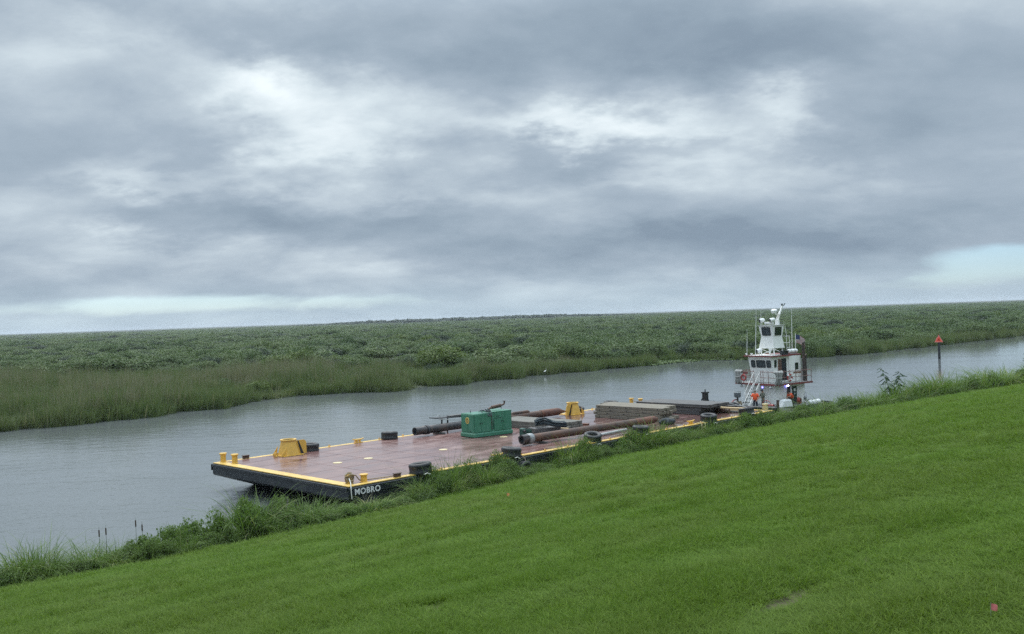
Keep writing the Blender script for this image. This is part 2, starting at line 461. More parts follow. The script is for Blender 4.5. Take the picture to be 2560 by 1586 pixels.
def ground_material():
    m = bpy.data.materials.new('ground_soil_and_turf')
    m.use_nodes = True
    t = NT(m.node_tree)
    bs = t.n['Principled BSDF']
    tc = t.node('ShaderNodeTexCoord').outputs['Object']
    al = R(-44.65)
    along = t.mapping(tc, rot=(0, 0, al))
    n1 = t.noise(t.mapping(along, scale=(0.10, 0.55, 1)), 1.0, 5, 0.6, 0.2)
    n2 = t.noise(tc, 5.0, 4, 0.65)
    turf = t.mix(t.maprange(n1, 0.35, 0.65), (0.056, 0.102, 0.012), (0.084, 0.134, 0.018))
    turf = t.mix(t.maprange(n2, 0.3, 0.75, 0.0, 0.5), turf, (0.032, 0.066, 0.011))
    at = t.node('ShaderNodeAttribute', attribute_name='bare')
    soil = t.mix(t.noise(tc, 9, 4, 0.6), (0.040, 0.034, 0.022), (0.120, 0.100, 0.066))
    c = t.mix(at.outputs['Fac'], turf, soil)
    am = t.node('ShaderNodeAttribute', attribute_name='marsh')
    mn = t.noise(tc, 0.006, 5, 0.6)
    mn2 = t.noise(tc, 0.08, 5, 0.65)
    marsh = t.mix(t.maprange(mn, 0.35, 0.65), (0.054, 0.068, 0.044), (0.080, 0.082, 0.058))
    marsh = t.mix(t.maprange(mn2, 0.3, 0.7, 0.0, 0.6), marsh, (0.040, 0.056, 0.032))
    c = t.mix(am.outputs['Fac'], c, marsh)
    t.put(bs.inputs['Base Color'], c)
    bs.inputs['Roughness'].default_value = 0.9
    bs.inputs['Specular IOR Level'].default_value = 0.15
    b = t.node('ShaderNodeBump')
    b.inputs['Strength'].default_value = 0.6
    b.inputs['Distance'].default_value = 0.05
    t.put(b.inputs['Height'], n2)
    t.l.new(b.outputs[0], bs.inputs['Normal'])
    MATS['ground'] = m


deck_material()
water_material()
ground_material()


# ------------------------------------------------------------------ mesh helpers
class MB:
    """collects shapes, then becomes ONE mesh object"""
    def __init__(self):
        self.v = []
        self.f = []
        self.mi = []

    def add(self, vs, fs, mi=0):
        o = len(self.v)
        self.v += [tuple(p) for p in vs]
        self.f += [tuple(i + o for i in f) for f in fs]
        self.mi += [mi] * len(fs)
        return self

    def hexa(self, p, mi=0):
        return self.add(p, [(0, 3, 2, 1), (4, 5, 6, 7), (0, 1, 5, 4), (1, 2, 6, 5), (2, 3, 7, 6), (3, 0, 4, 7)], mi)

    def box(self, x0, x1, y0, y1, z0, z1, mi=0):
        return self.hexa([(x0, y0, z0), (x1, y0, z0), (x1, y1, z0), (x0, y1, z0), (x0, y0, z1), (x1, y0, z1), (x1, y1, z1), (x0, y1, z1)], mi)

    def boxm(self, M, sx, sy, sz, mi=0):
        c = [(-1, -1, -1), (1, -1, -1), (1, 1, -1), (-1, 1, -1), (-1, -1, 1), (1, -1, 1), (1, 1, 1), (-1, 1, 1)]
        return self.hexa([M @ Vector((a * sx / 2, b * sy / 2, d * sz / 2)) for a, b, d in c], mi)

    def beam(self, a, b, w, h=None, mi=0, up=(0, 0, 1)):
        a, b = Vector(a), Vector(b)
        h = w if h is None else h
        d = (b - a).normalized()
        u = Vector(up)
        if abs(d.dot(u)) > 0.98:
            u = Vector((1, 0, 0))
        s = d.cross(u).normalized()
        u = s.cross(d)
        s, u = s * w / 2, u * h / 2
        return self.hexa([a - s - u, a + s - u, a + s + u, a - s + u, b - s - u, b + s - u, b + s + u, b - s + u], mi)

    def cyl(self, a, b, r0, r1=None, n=12, caps=True, mi=0):
        r1 = r0 if r1 is None else r1
        return self.tube([a, b], [r0, r1], n, caps, mi)

    def tube(self, path, rad, n=8, caps=True, mi=0):
        path = [Vector(p) for p in path]
        if not isinstance(rad, (list, tuple)):
            rad = [rad] * len(path)
        vs, fs = [], []
        ref = None
        for i, p in enumerate(path):
            a = path[max(0, i - 1)]
            c = path[min(len(path) - 1, i + 1)]
            d = (c - a).normalized()
            if ref is None:
                ref = Vector((0, 0, 1)) if abs(d.z) < 0.9 else Vector((1, 0, 0))
            s = d.cross(ref)
            if s.length < 1e-4:
                s = d.orthogonal()
            s.normalize()
            u = s.cross(d).normalized()
            ref = u
            for k in range(n):
                t = 2 * math.pi * k / n
                vs.append(p + (s * math.cos(t) + u * math.sin(t)) * rad[i])
        m = len(path)
        for i in range(m - 1):
            for k in range(n):
                k2 = (k + 1) % n
                fs.append((i * n + k, i * n + k2, (i + 1) * n + k2, (i + 1) * n + k))
        if caps:
            fs.append(tuple(range(n - 1, -1, -1)))
            fs.append(tuple((m - 1) * n + k for k in range(n)))
        return self.add(vs, fs, mi)

    def lathe(self, prof, M=None, n=16, closed=False, mi=0):
        M = M or Matrix()
        vs, fs = [], []
        m = len(prof)
        for r, z in prof:
            for k in range(n):
                t = 2 * math.pi * k / n
                vs.append(M @ Vector((r * math.cos(t), r * math.sin(t), z)))
        for i in range(m if closed else m - 1):
            j = (i + 1) % m
            for k in range(n):
                k2 = (k + 1) % n
                fs.append((i * n + k, i * n + k2, j * n + k2, j * n + k))
        return self.add(vs, fs, mi)

    def prism(self, pts, fn, d0, d1, mi=0):
        """polygon pts in (u, v), fn(u, v, d) -> point"""
        n = len(pts)
        vs = [fn(u, v, d0) for u, v in pts] + [fn(u, v, d1) for u, v in pts]
        fs = [tuple(range(n - 1, -1, -1)), tuple(range(n, 2 * n))]
        fs += [(i, (i + 1) % n, n + (i + 1) % n, n + i) for i in range(n)]
        return self.add(vs, fs, mi)

    def ring(self, outer, inner, fn, d0, d1, mi=0):
        n = len(outer)
        vs = [fn(u, v, d0) for u, v in outer] + [fn(u, v, d0) for u, v in inner] + [fn(u, v, d1) for u, v in outer] + [fn(u, v, d1) for u, v in inner]
        fs = []
        for i in range(n):
            j = (i + 1) % n
            fs += [(i, j, n + j, n + i), (2 * n + i, 3 * n + i, 3 * n + j, 2 * n + j), (i, 2 * n + i, 2 * n + j, j), (n + i, n + j, 3 * n + j, 3 * n + i)]
        return self.add(vs, fs, mi)

    def sphere(self, c, r, n=8, m=6, sc=(1, 1, 1), mi=0, M=None):
        c = Vector(c)
        vs, fs = [], []
        for i in range(1, m):
            ph = math.pi * i / m
            for k in range(n):
                t = 2 * math.pi * k / n
                q = Vector((r * sc[0] * math.sin(ph) * math.cos(t), r * sc[1] * math.sin(ph) * math.sin(t), r * sc[2] * math.cos(ph)))
                vs.append(c + (M @ q if M else q))
        top = Vector((0, 0, r * sc[2]))
        vs.append(c + (M @ top if M else top))
        vs.append(c - (M @ top if M else top))
        T_, B_ = len(vs) - 2, len(vs) - 1
        for i in range(m - 2):
            for k in range(n):
                k2 = (k + 1) % n
                fs.append((i * n + k, (i + 1) * n + k, (i + 1) * n + k2, i * n + k2))
        for k in range(n):
            k2 = (k + 1) % n
            fs.append((T_, k, k2))
            fs.append((B_, (m - 2) * n + k2, (m - 2) * n + k))
        return self.add(vs, fs, mi)

    def mesh(self, name, mats, smooth=35, bevel=0.0, segs=1):
        me = bpy.data.meshes.new(name)
        me.from_pydata(self.v, [], self.f)
        for m in ([mats] if isinstance(mats, str) else mats):
            me.materials.append(MATS[m])
        me.polygons.foreach_set('material_index', self.mi)
        bm = bmesh.new()
        bm.from_mesh(me)
        bmesh.ops.recalc_face_normals(bm, faces=bm.faces)
        if bevel:
            es = [e for e in bm.edges if len(e.link_faces) == 2 and e.calc_face_angle(0) > R(40)]
            bmesh.ops.bevel(bm, geom=es, offset=bevel, segments=segs, affect='EDGES', clamp_overlap=True)
        bm.to_mesh(me)
        bm.free()
        if smooth:
            me.shade_smooth()
            me.set_sharp_from_angle(angle=R(smooth))
        return me

    def build(self, name, mats, parent=None, **kw):
        return link(name, self.mesh(name, mats, **kw), parent)


def link(name, me, parent=None):
    o = bpy.data.objects.new(name, me)
    COL.objects.link(o)
    if parent is not None:
        o.parent = parent
    return o


def tag(o, label=None, cat=None, group=None, kind=None):
    if label:
        o['label'] = label
    if cat:
        o['category'] = cat
    if group:
        o['group'] = group
    if kind:
        o['kind'] = kind
    return o


def thing(name, label, cat, M=None, group=None):
    o = bpy.data.objects.new(name, None)
    COL.objects.link(o)
    o.empty_display_size = 0.3
    if M is not None:
        o.matrix_world = M
    return tag(o, label, cat, group)


def children(o):
    return [c for c in COL.objects if c.parent == o]


def copy_tree(o, parent=None):
    c = o.copy()
    COL.objects.link(c)
    if parent is not None:
        c.parent = parent
    for ch in children(o):
        copy_tree(ch, c)
    return c


def rrect(w, h, r, n=3):
    pts = []
    for cx, cy, a0 in ((w / 2 - r, h / 2 - r, 0), (-w / 2 + r, h / 2 - r, 90), (-w / 2 + r, -h / 2 + r, 180), (w / 2 - r, -h / 2 + r, 270)):
        for i in range(n + 1):
            a = R(a0 + 90 * i / n)
            pts.append((cx + r * math.cos(a), cy + r * math.sin(a)))
    return pts


def np_mesh(name, v, f, mats):
    """fast mesh from numpy: v (n,3), f (m,4)"""
    me = bpy.data.meshes.new(name)
    me.vertices.add(len(v))
    me.vertices.foreach_set('co', np.ascontiguousarray(v, dtype=np.float32).ravel())
    k = f.shape[1]
    me.loops.add(f.size)
    me.loops.foreach_set('vertex_index', np.ascontiguousarray(f, dtype=np.int32).ravel())
    me.polygons.add(len(f))
    me.polygons.foreach_set('loop_start', np.arange(0, f.size, k, dtype=np.int32))
    me.update(calc_edges=True)
    for m in ([mats] if isinstance(mats, str) else mats):
        me.materials.append(MATS[m])
    return me


# ------------------------------------------------------------------ the canal's own frame: s along the barge away from its bow, t across to the far bank
ORG = np.array([-8.2725, 47.0168])
LV = np.array([0.71138, 0.70281])
TV = np.array([-0.70281, 0.71138])
HEAD = math.atan2(LV[1], LV[0])
BARGE_M = Matrix.Translation((ORG[0], ORG[1], 0)) @ Matrix.Rotation(HEAD, 4, 'Z')
ZD = 1.65                                    # barge deck


def st_of(x, y):
    dx, dy = x - ORG[0], y - ORG[1]
    return dx * LV[0] + dy * LV[1], dx * TV[0] + dy * TV[1]


def xy_of(s, t):
    return ORG[0] + s * LV[0] + t * TV[0], ORG[1] + s * LV[1] + t * TV[1]


def tg(s):
    return np.interp(s, [-60, -16.5, -12.5, -7, 1, 9, 17.6, 42, 60, 79, 140], [-2.2, -2.63, -3.06, -3.2, -2.8, -2.1, -1.5, -1.4, -3.2, -5.9, -9.0])


def tf(s):
    return np.interp(s, [-60, 3.4, 15.8, 30, 42, 55, 87, 112, 120, 128, 133, 145, 182, 248, 400],
                     [62, 64.4, 64.1, 69, 73, 67.4, 69.4, 66.5, 72, 73, 56, 48, 47, 46.5, 44])


def ground_h(s, t):
    d1 = tg(s) - t
    d2 = t - tf(s)
    lev = np.where(d1 > 0, 0.8 + 0.18 * np.minimum(d1, 37.0) + 0.02 * np.clip(d1 - 37, 0, 30), 0.8 + 0.34 * d1)
    mar = np.where(d2 > 0, np.minimum(0.22, 0.06 * d2), 0.25 * d2)
    return np.maximum(np.maximum(lev, mar), -2.2)


# bare or worn places on the levee: s, t, half length along s, half width across
BARE = [(-17.0, -33.4, 0.8, 0.22, 1.0), (-17.85, -28.0, 0.36, 0.30, 0.95), (-17.8, -26.6, 0.22, 0.2, 0.85), (-15.0, -33.2, 0.9, 0.25, 0.55),
        (-10.5, -30.1, 0.5, 0.16, 0.75), (-19.4, -33.9, 0.7, 0.2, 0.6), (-13.0, -34.9, 1.6, 0.28, 0.45), (-13.6, -24.5, 0.5, 0.2, 0.35),
        (-19.5, -35.4, 1.2, 0.25, 0.45), (-20.6, -29.8, 0.5, 0.2, 0.4), (-16.2, -35.5, 1.0, 0.3, 0.4)]


def bare_amt(s, t):
    b = np.zeros_like(np.asarray(s, float))
    for bs, bt, ls, lt, a in BARE:
        b = np.maximum(b, a * np.exp(-(((s - bs) / ls) ** 2 + ((t - bt) / lt) ** 2) ** 1.5))
    return b


def build_ground():
    sa = np.concatenate([[-9000, -4000, -1500, -600, -250, -120, -80], np.arange(-60, -26, 1.0), np.arange(-26, -6, 0.18), np.arange(-6, 60, 0.9),
                         np.arange(60, 260, 3.0), [270, 300, 350, 420, 520, 700, 1000, 1600, 2600, 4500, 9000]])
    ta = np.concatenate([[-9000, -3000, -900, -300, -120, -70, -55, -45], np.arange(-40, -20, 0.16), np.arange(-20, -8, 0.5), np.arange(-8, 4, 0.3),
                         np.arange(4, 42, 3.0), np.arange(42, 80, 1.0), np.arange(80, 130, 5), [140, 160, 200, 300, 500, 900, 1500, 2500, 4500, 9000]])
    S, T = np.meshgrid(sa, ta, indexing='ij')
    H = ground_h(S, T)
    near = (T < tg(S)) & (T > -45) & (S > -60) & (S < 140)
    und = 0.025 * np.sin(S * 0.9 + 1.3 * np.sin(T * 0.5)) * np.cos(T * 1.1 + 0.4 * S) + 0.02 * np.sin(T * 2.3 + 0.3 * np.sin(S * 0.7))
    H = H + np.where(near, und, 0) - 0.05 * bare_amt(S, T)
    X, Y = xy_of(S, T)
    v = np.stack([X.ravel(), Y.ravel(), H.ravel()], 1)
    ni, nj = S.shape
    i, j = np.meshgrid(np.arange(ni - 1), np.arange(nj - 1), indexing='ij')
    a = (i * nj + j).ravel()
    f = np.stack([a, a + nj, a + nj + 1, a + 1], 1)
    me = np_mesh('ground', v, f, 'ground')
    at = me.attributes.new('bare', 'FLOAT', 'POINT')
    at.data.foreach_set('value', bare_amt(S, T).ravel().astype(np.float32))
    am = me.attributes.new('marsh', 'FLOAT', 'POINT')
    am.data.foreach_set('value', np.clip((T - 30) / 2, 0, 1).ravel().astype(np.float32))
    me.shade_smooth()
    tag(link('ground', me), 'grassy levee slope, canal bed and flat marsh', kind='structure')


build_ground()


def build_water():
    v, f = [], []
    ss = [-2500, -300, -60, 0, 60, 120, 250, 600, 3000]
    for s in ss:
        for off in (-4.5, 30.0, 100.0):
            x, y = xy_of(s, off)
            v.append((x, y, 0.0))
    for i in range(len(ss) - 1):
        for j in range(2):
            a = i * 3 + j
            f.append((a, a + 3, a + 4, a + 1))
    me = np_mesh('water', np.array(v), np.array(f), 'canal_water')
    tag(link('water', me), 'grey rippled canal water', kind='structure')


build_water()


# ------------------------------------------------------------------ scatter for what nobody could count
def scatter(name, label, pts, rots, scls, picks, variants):
    lib = bpy.data.collections.new(name + '_kinds')
    for i, me in enumerate(variants):
        o = bpy.data.objects.new('%s_kind_%02d' % (name, i), me)
        lib.objects.link(o)
    me = bpy.data.meshes.new(name)
    me.vertices.add(len(pts))
    me.vertices.foreach_set('co', np.ascontiguousarray(pts, dtype=np.float32).ravel())
    me.attributes.new('turn', 'FLOAT_VECTOR', 'POINT').data.foreach_set('vector', np.ascontiguousarray(rots, dtype=np.float32).ravel())
    me.attributes.new('size', 'FLOAT_VECTOR', 'POINT').data.foreach_set('vector', np.ascontiguousarray(scls, dtype=np.float32).ravel())
    me.attributes.new('pick', 'INT', 'POINT').data.foreach_set('value', np.ascontiguousarray(picks, dtype=np.int32))
    ng = bpy.data.node_groups.new(name + '_scatter', 'GeometryNodeTree')
    ng.interface.new_socket('Geometry', in_out='INPUT', socket_type='NodeSocketGeometry')
    ng.interface.new_socket('Geometry', in_out='OUTPUT', socket_type='NodeSocketGeometry')
    n, l = ng.nodes, ng.links
    gi, go = n.new('NodeGroupInput'), n.new('NodeGroupOutput')
    ci = n.new('GeometryNodeCollectionInfo')
    ci.inputs['Collection'].default_value = lib
    ci.inputs['Separate Children'].default_value = True
    ci.inputs['Reset Children'].default_value = True
    ip = n.new('GeometryNodeInstanceOnPoints')
    ip.inputs['Pick Instance'].default_value = True

    def attr(nm, dt):
        a = n.new('GeometryNodeInputNamedAttribute')
        a.data_type = dt
        a.inputs['Name'].default_value = nm
        return [o for o in a.outputs if o.enabled and o.name == 'Attribute'][0]
    e2r = n.new('FunctionNodeEulerToRotation')
    l.new(attr('turn', 'FLOAT_VECTOR'), e2r.inputs[0])
    l.new(gi.outputs[0], ip.inputs['Points'])
    l.new(ci.outputs[0], ip.inputs['Instance'])
    l.new(attr('pick', 'INT'), ip.inputs['Instance Index'])
    l.new(e2r.outputs[0], ip.inputs['Rotation'])
    l.new(attr('size', 'FLOAT_VECTOR'), ip.inputs['Scale'])
    l.new(ip.outputs[0], go.inputs[0])
    o = link(name, me)
    md = o.modifiers.new('scatter', 'NODES')
    md.node_group = ng
    return tag(o, label, kind='stuff')


def blades(n, radius, h, w, lean, segs=3, seed=0, droop=0.6, up=0.0, hvar=0.35):
    """a tuft of n tapering, bending blades; returns v, f"""
    g = np.random.default_rng(seed)
    a = g.uniform(0, 2 * np.pi, n)
    rr = radius * np.sqrt(g.uniform(0, 1, n))
    bx, by = rr * np.cos(a), rr * np.sin(a)
    da = a + g.normal(0, 0.9, n)
    hh = h * (1 - hvar + 2 * hvar * g.uniform(0, 1, n) ** 0.8)
    ln = lean * (0.25 + g.uniform(0, 1, n)) + lean * rr / max(radius, 1e-6) * 0.5
    dr = droop * g.uniform(0.3, 1.0, n)
    V = np.zeros((n, segs + 1, 2, 3))
    wa = da + np.pi / 2 + g.normal(0, 0.5, n)
    for k in range(segs + 1):
        q = k / segs
        out = hh * ln * q * (0.4 + 0.6 * q)
        z = hh * (q - dr * q ** 3 * np.minimum(1.0, ln) * 0.75)
        ww = w * (1 - q) ** 0.6 * (0.75 + 0.5 * ((a * 7) % 1))
        if k == segs:
            ww = ww * 0 + w * 0.06
        cx, cy = bx + out * np.cos(da), by + out * np.sin(da)
        for sd, sg in ((0, -0.5), (1, 0.5)):
            V[:, k, sd, 0] = cx + sg * ww * np.cos(wa)
            V[:, k, sd, 1] = cy + sg * ww * np.sin(wa)
            V[:, k, sd, 2] = z + up
    v = V.reshape(-1, 3)
    base = (np.arange(n) * (segs + 1) * 2)[:, None] + (np.arange(segs) * 2)[None, :]
    base = base.ravel()
    f = np.stack([base, base + 1, base + 3, base + 2], 1)
    return v, f


def leaf_cloud(n, rx, rz, size, seed, lobes=7, flat=0.5, z0=0.0, fill=0.45):
    """leaf quads through an uneven crown: lobes of different size with gaps between"""
    g = np.random.default_rng(seed)
    c = np.zeros((lobes, 3))
    ang = np.arange(lobes) / lobes * 2 * np.pi + g.uniform(0, 1)
    rad = rx * g.uniform(0.15, 0.68, lobes)
    c[:, 0], c[:, 1] = rad * np.cos(ang), rad * np.sin(ang)
    c[:, 2] = rz * g.uniform(0.35, 0.78, lobes)
    lr = g.uniform(0.30, 0.52, lobes)
    k = g.choice(lobes, n, p=lr ** 2 / np.sum(lr ** 2))
    d = g.normal(0, 1, (n, 3))
    d /= np.linalg.norm(d, axis=1)[:, None]
    q = 1 - fill * g.uniform(0, 1, n) ** 1.5
    p = c[k] + d * (lr[k] * q)[:, None] * np.array([rx, rx, rz * 0.75])
    p += g.normal(0, 0.03, (n, 3)) * rx
    p[:, 2] = np.abs(p[:, 2]) + z0
    nr = d * (1 - flat) + np.array([0, 0, 1.0]) * flat + g.normal(0, 0.45, (n, 3))
    nr /= np.linalg.norm(nr, axis=1)[:, None]
    u = np.cross(nr, g.normal(0, 1, (n, 3)))
    u /= np.linalg.norm(u, axis=1)[:, None]
    w = np.cross(nr, u)
    s = size * g.uniform(0.6, 1.3, n)[:, None]
    v = np.stack([p - u * s * 0.55, p - w * s * 0.28 + u * s * 0.05, p + u * s * 0.55, p + w * s * 0.28], 1).reshape(-1, 3)
    b = np.arange(n) * 4
    return v, np.stack([b, b + 1, b + 2, b + 3], 1)


def merge(parts):
    v = np.concatenate([p[0] for p in parts])
    off, fs = 0, []
    for p in parts:
        fs.append(p[1] + off)
        off += len(p[0])
    return v, np.concatenate(fs)


# ------------------------------------------------------------------ lawn on the levee
def build_lawn():
    kinds = []
    for i in range(7):
        n, h, ln = [(16, 0.085, 0.7), (20, 0.105, 0.8), (14, 0.070, 1.0), (22, 0.095, 0.6), (12, 0.13, 0.9), (18, 0.08, 1.2), (9, 0.17, 0.7)][i]
        v, f = blades(n, 0.085, h * 1.12, 0.0085, ln, segs=2 if i < 4 else 3, seed=100 + i, droop=0.9)
        kinds.append(np_mesh('lawn_tuft', v, f, 'lawn_blade'))
    P, Sz, Rt, Pk = [], [], [], []
    rings = [(3.0, 12, 300, 1.0), (12, 17, 190, 1.15), (17, 24, 100, 1.35), (24, 34, 48, 1.7), (34, 50, 22, 2.2), (50, 75, 9, 2.9), (75, 125, 4.5, 3.6)]
    for r0, r1, dens, sc in rings:
        area = 0.5 * (r1 ** 2 - r0 ** 2) * R(112)
        n = int(area * dens)
        rr = np.sqrt(rng.uniform(r0 ** 2, r1 ** 2, n))
        aa = rng.uniform(R(-48), R(64), n)
        x, y = rr * np.sin(aa), rr * np.cos(aa)
        s, t = st_of(x, y)
        ok = t < tg(s) + 0.15
        ba = bare_amt(s, t)
        ok &= rng.uniform(0, 1, n) > ba * 1.15
        x, y, s, t = x[ok], y[ok], s[ok], t[ok]
        z = ground_h(s, t) + np.where(t < tg(s), 0.025 * np.sin(s * 0.9 + 1.3 * np.sin(t * 0.5)) * np.cos(t * 1.1 + 0.4 * s) + 0.02 * np.sin(t * 2.3 + 0.3 * np.sin(s * 0.7)), 0)
        # taller and shorter swathes from mowing along the slope
        sw = 0.5 + 0.3 * np.sin(t * 1.9 + 1.2 * np.sin(s * 0.16) + 0.5 * np.sin(t * 0.7))
        pn = np.array([mnoise.noise((a * 0.5, b * 0.9, 3.3)) for a, b in zip(s, t)])
        hs = (0.72 + 0.42 * sw + 0.7 * pn) * rng.uniform(0.8, 1.25, len(x))
        hs = np.clip(hs, 0.4, 1.8)
        hs *= np.where(t < -34.2, 0.75, 1.0)
        wd = sc * rng.uniform(0.85, 1.2, len(x))
        P.append(np.stack([x, y, z - 0.01], 1))
        Sz.append(np.stack([wd, wd, hs * (0.6 * sc + 0.4) / (1 + 0.12 * (sc - 1))], 1))
        Rt.append(np.stack([rng.normal(0, 0.10, len(x)), rng.normal(0, 0.10, len(x)), rng.uniform(0, 6.28, len(x))], 1))
        Pk.append(rng.choice(7, len(x), p=[0.2, 0.2, 0.18, 0.18, 0.1, 0.1, 0.04]))
    scatter('lawn_grass', 'short mown green grass covering the levee slope', np.concatenate(P), np.concatenate(Rt), np.concatenate(Sz), np.concatenate(Pk), kinds)


build_lawn()


# ------------------------------------------------------------------ far bank: reeds, shrubs, distant trees
def shrub_off(s):
    """distance behind the waterline where the shrubs begin"""
    return np.interp(s, [-40, 34, 45, 62, 76, 84, 90, 96, 104, 112, 120, 130, 136, 145, 400], [98, 92, 74, 50, 30, 18, 11, 8, 5, 4, 7, 6, 2, 2.5, 2.5])


def build_reeds():
    kinds = []
    for i in range(6):
        h = [1.7, 2.1, 1.4, 2.4, 1.0, 1.8][i]
        v, f = blades([44, 38, 46, 30, 50, 26][i], 0.55, h, 0.045, [0.22, 0.18, 0.32, 0.16, 0.5, 0.12][i], segs=3, seed=300 + i, droop=0.7, hvar=0.4)
        kinds.append(np_mesh('reed_tuft', v, f, 'reed_leaf'))
    for i in range(3):
        v, f = blades([13, 10, 16][i], 0.6, [2.1, 2.4, 1.8][i], 0.055, [0.2, 0.14, 0.28][i], segs=3, seed=330 + i, droop=0.6, hvar=0.3)
        kinds.append(np_mesh('reed_tuft', v, f, 'reed_straw'))
    P, Sz, Rt, Pk = [], [], [], []

    def put(s, t, hs, pk):
        x, y = xy_of(s, t)
        z = np.maximum(ground_h(s, t), -0.25)
        P.append(np.stack([x, y, z], 1))
        w = rng.uniform(0.85, 1.3, len(s))
        Sz.append(np.stack([w, w, hs], 1))
        Rt.append(np.stack([rng.normal(0, 0.05, len(s)), rng.normal(0, 0.05, len(s)), rng.uniform(0, 6.28, len(s))], 1))
        Pk.append(pk)
    # broad reed bed on the left, thinning into the shrubs
    n = 24000
    s = rng.uniform(-45, 112, n)
    dp = rng.uniform(0, 1, n) ** 1.25 * (shrub_off(s) + 8)
    t = tf(s) + dp + np.array([1.6 + 3.0 * mnoise.noise((a * 0.13, 2.0, 7.7)) + 1.5 * mnoise.noise((a * 0.5, 2.0, 7.7)) for a in s])
    pn = np.array([mnoise.noise((a * 0.11, b * 0.13, 1.7)) for a, b in zip(s, t)])
    pm = np.array([mnoise.noise((a * 0.035, b * 0.05, 9.1)) for a, b in zip(s, t)])
    ok = (pn + 0.5 * rng.uniform(-1, 1, n) * 0.3 > -0.16) | (dp < 2.0)
    s, t, dp, pn, pm = s[ok], t[ok], dp[ok], pn[ok], pm[ok]
    low = ((s > 55) & (dp > 3) & (dp < 22)) | (s > 86)
    hs = np.clip(0.82 + 0.75 * pn + 0.45 * pm + rng.normal(0, 0.14, len(s)), 0.35, 1.6) * np.where(low, 0.55, 1.0)
    pk = rng.choice(6, len(s), p=[0.22, 0.2, 0.2, 0.12, 0.14, 0.12])
    straw = rng.uniform(0, 1, len(s)) < np.clip(0.16 + 0.75 * pm + 0.22 * np.clip(dp / np.maximum(shrub_off(s), 8), 0, 1), 0.02, 0.6)
    pk = np.where(straw, rng.choice([6, 7, 8], len(s)), pk)
    put(s, t, hs * np.where(straw, 1.12, 1.0), pk)
    # ragged fringe standing in the water
    n = 9500
    s = rng.uniform(-45, 300, n)
    pn = np.array([mnoise.noise((a * 0.16, 5.0, 2.2)) for a in s])
    dp = -5.0 * np.clip(pn + 0.12, 0, 1) * rng.uniform(0, 1, n) ** 0.7 + rng.uniform(-0.2, 3.0, n)
    ok = rng.uniform(0, 1, n) < np.clip(0.6 + 1.3 * pn, 0.06, 1) * np.where((s > 115) & (s < 132), 0.25, 1.0)
    s, dp, pn = s[ok], dp[ok], pn[ok]
    put(s, tf(s) + dp, np.clip(0.72 + 0.4 * pn + rng.normal(0, 0.14, len(s)), 0.3, 1.2), rng.choice(6, len(s)))
    # tan stems poking up between the nearer shrubs
    n = 1600
    s = rng.uniform(85, 260, n)
    t = tf(s) + rng.uniform(2, 40, n)
    pn = np.array([mnoise.noise((a * 0.07, b * 0.09, 6.1)) for a, b in zip(s, t)])
    ok = pn > 0.08
    put(s[ok], t[ok], rng.uniform(0.8, 1.35, ok.sum()), rng.choice(6, ok.sum()))
    scatter('reed_bed', 'tall green and straw coloured reeds along the far bank', np.concatenate(P), np.concatenate(Rt), np.concatenate(Sz), np.concatenate(Pk), kinds)


build_reeds()


def shrub_mesh(seed, n, mt, lobes, rx=1.0, rz=1.0, size=0.17, flat=0.5):
    v, f = leaf_cloud(n, rx, rz, size, seed, lobes=lobes, fill=0.4, flat=flat)
    return np_mesh('marsh_shrub', v, f, mt)


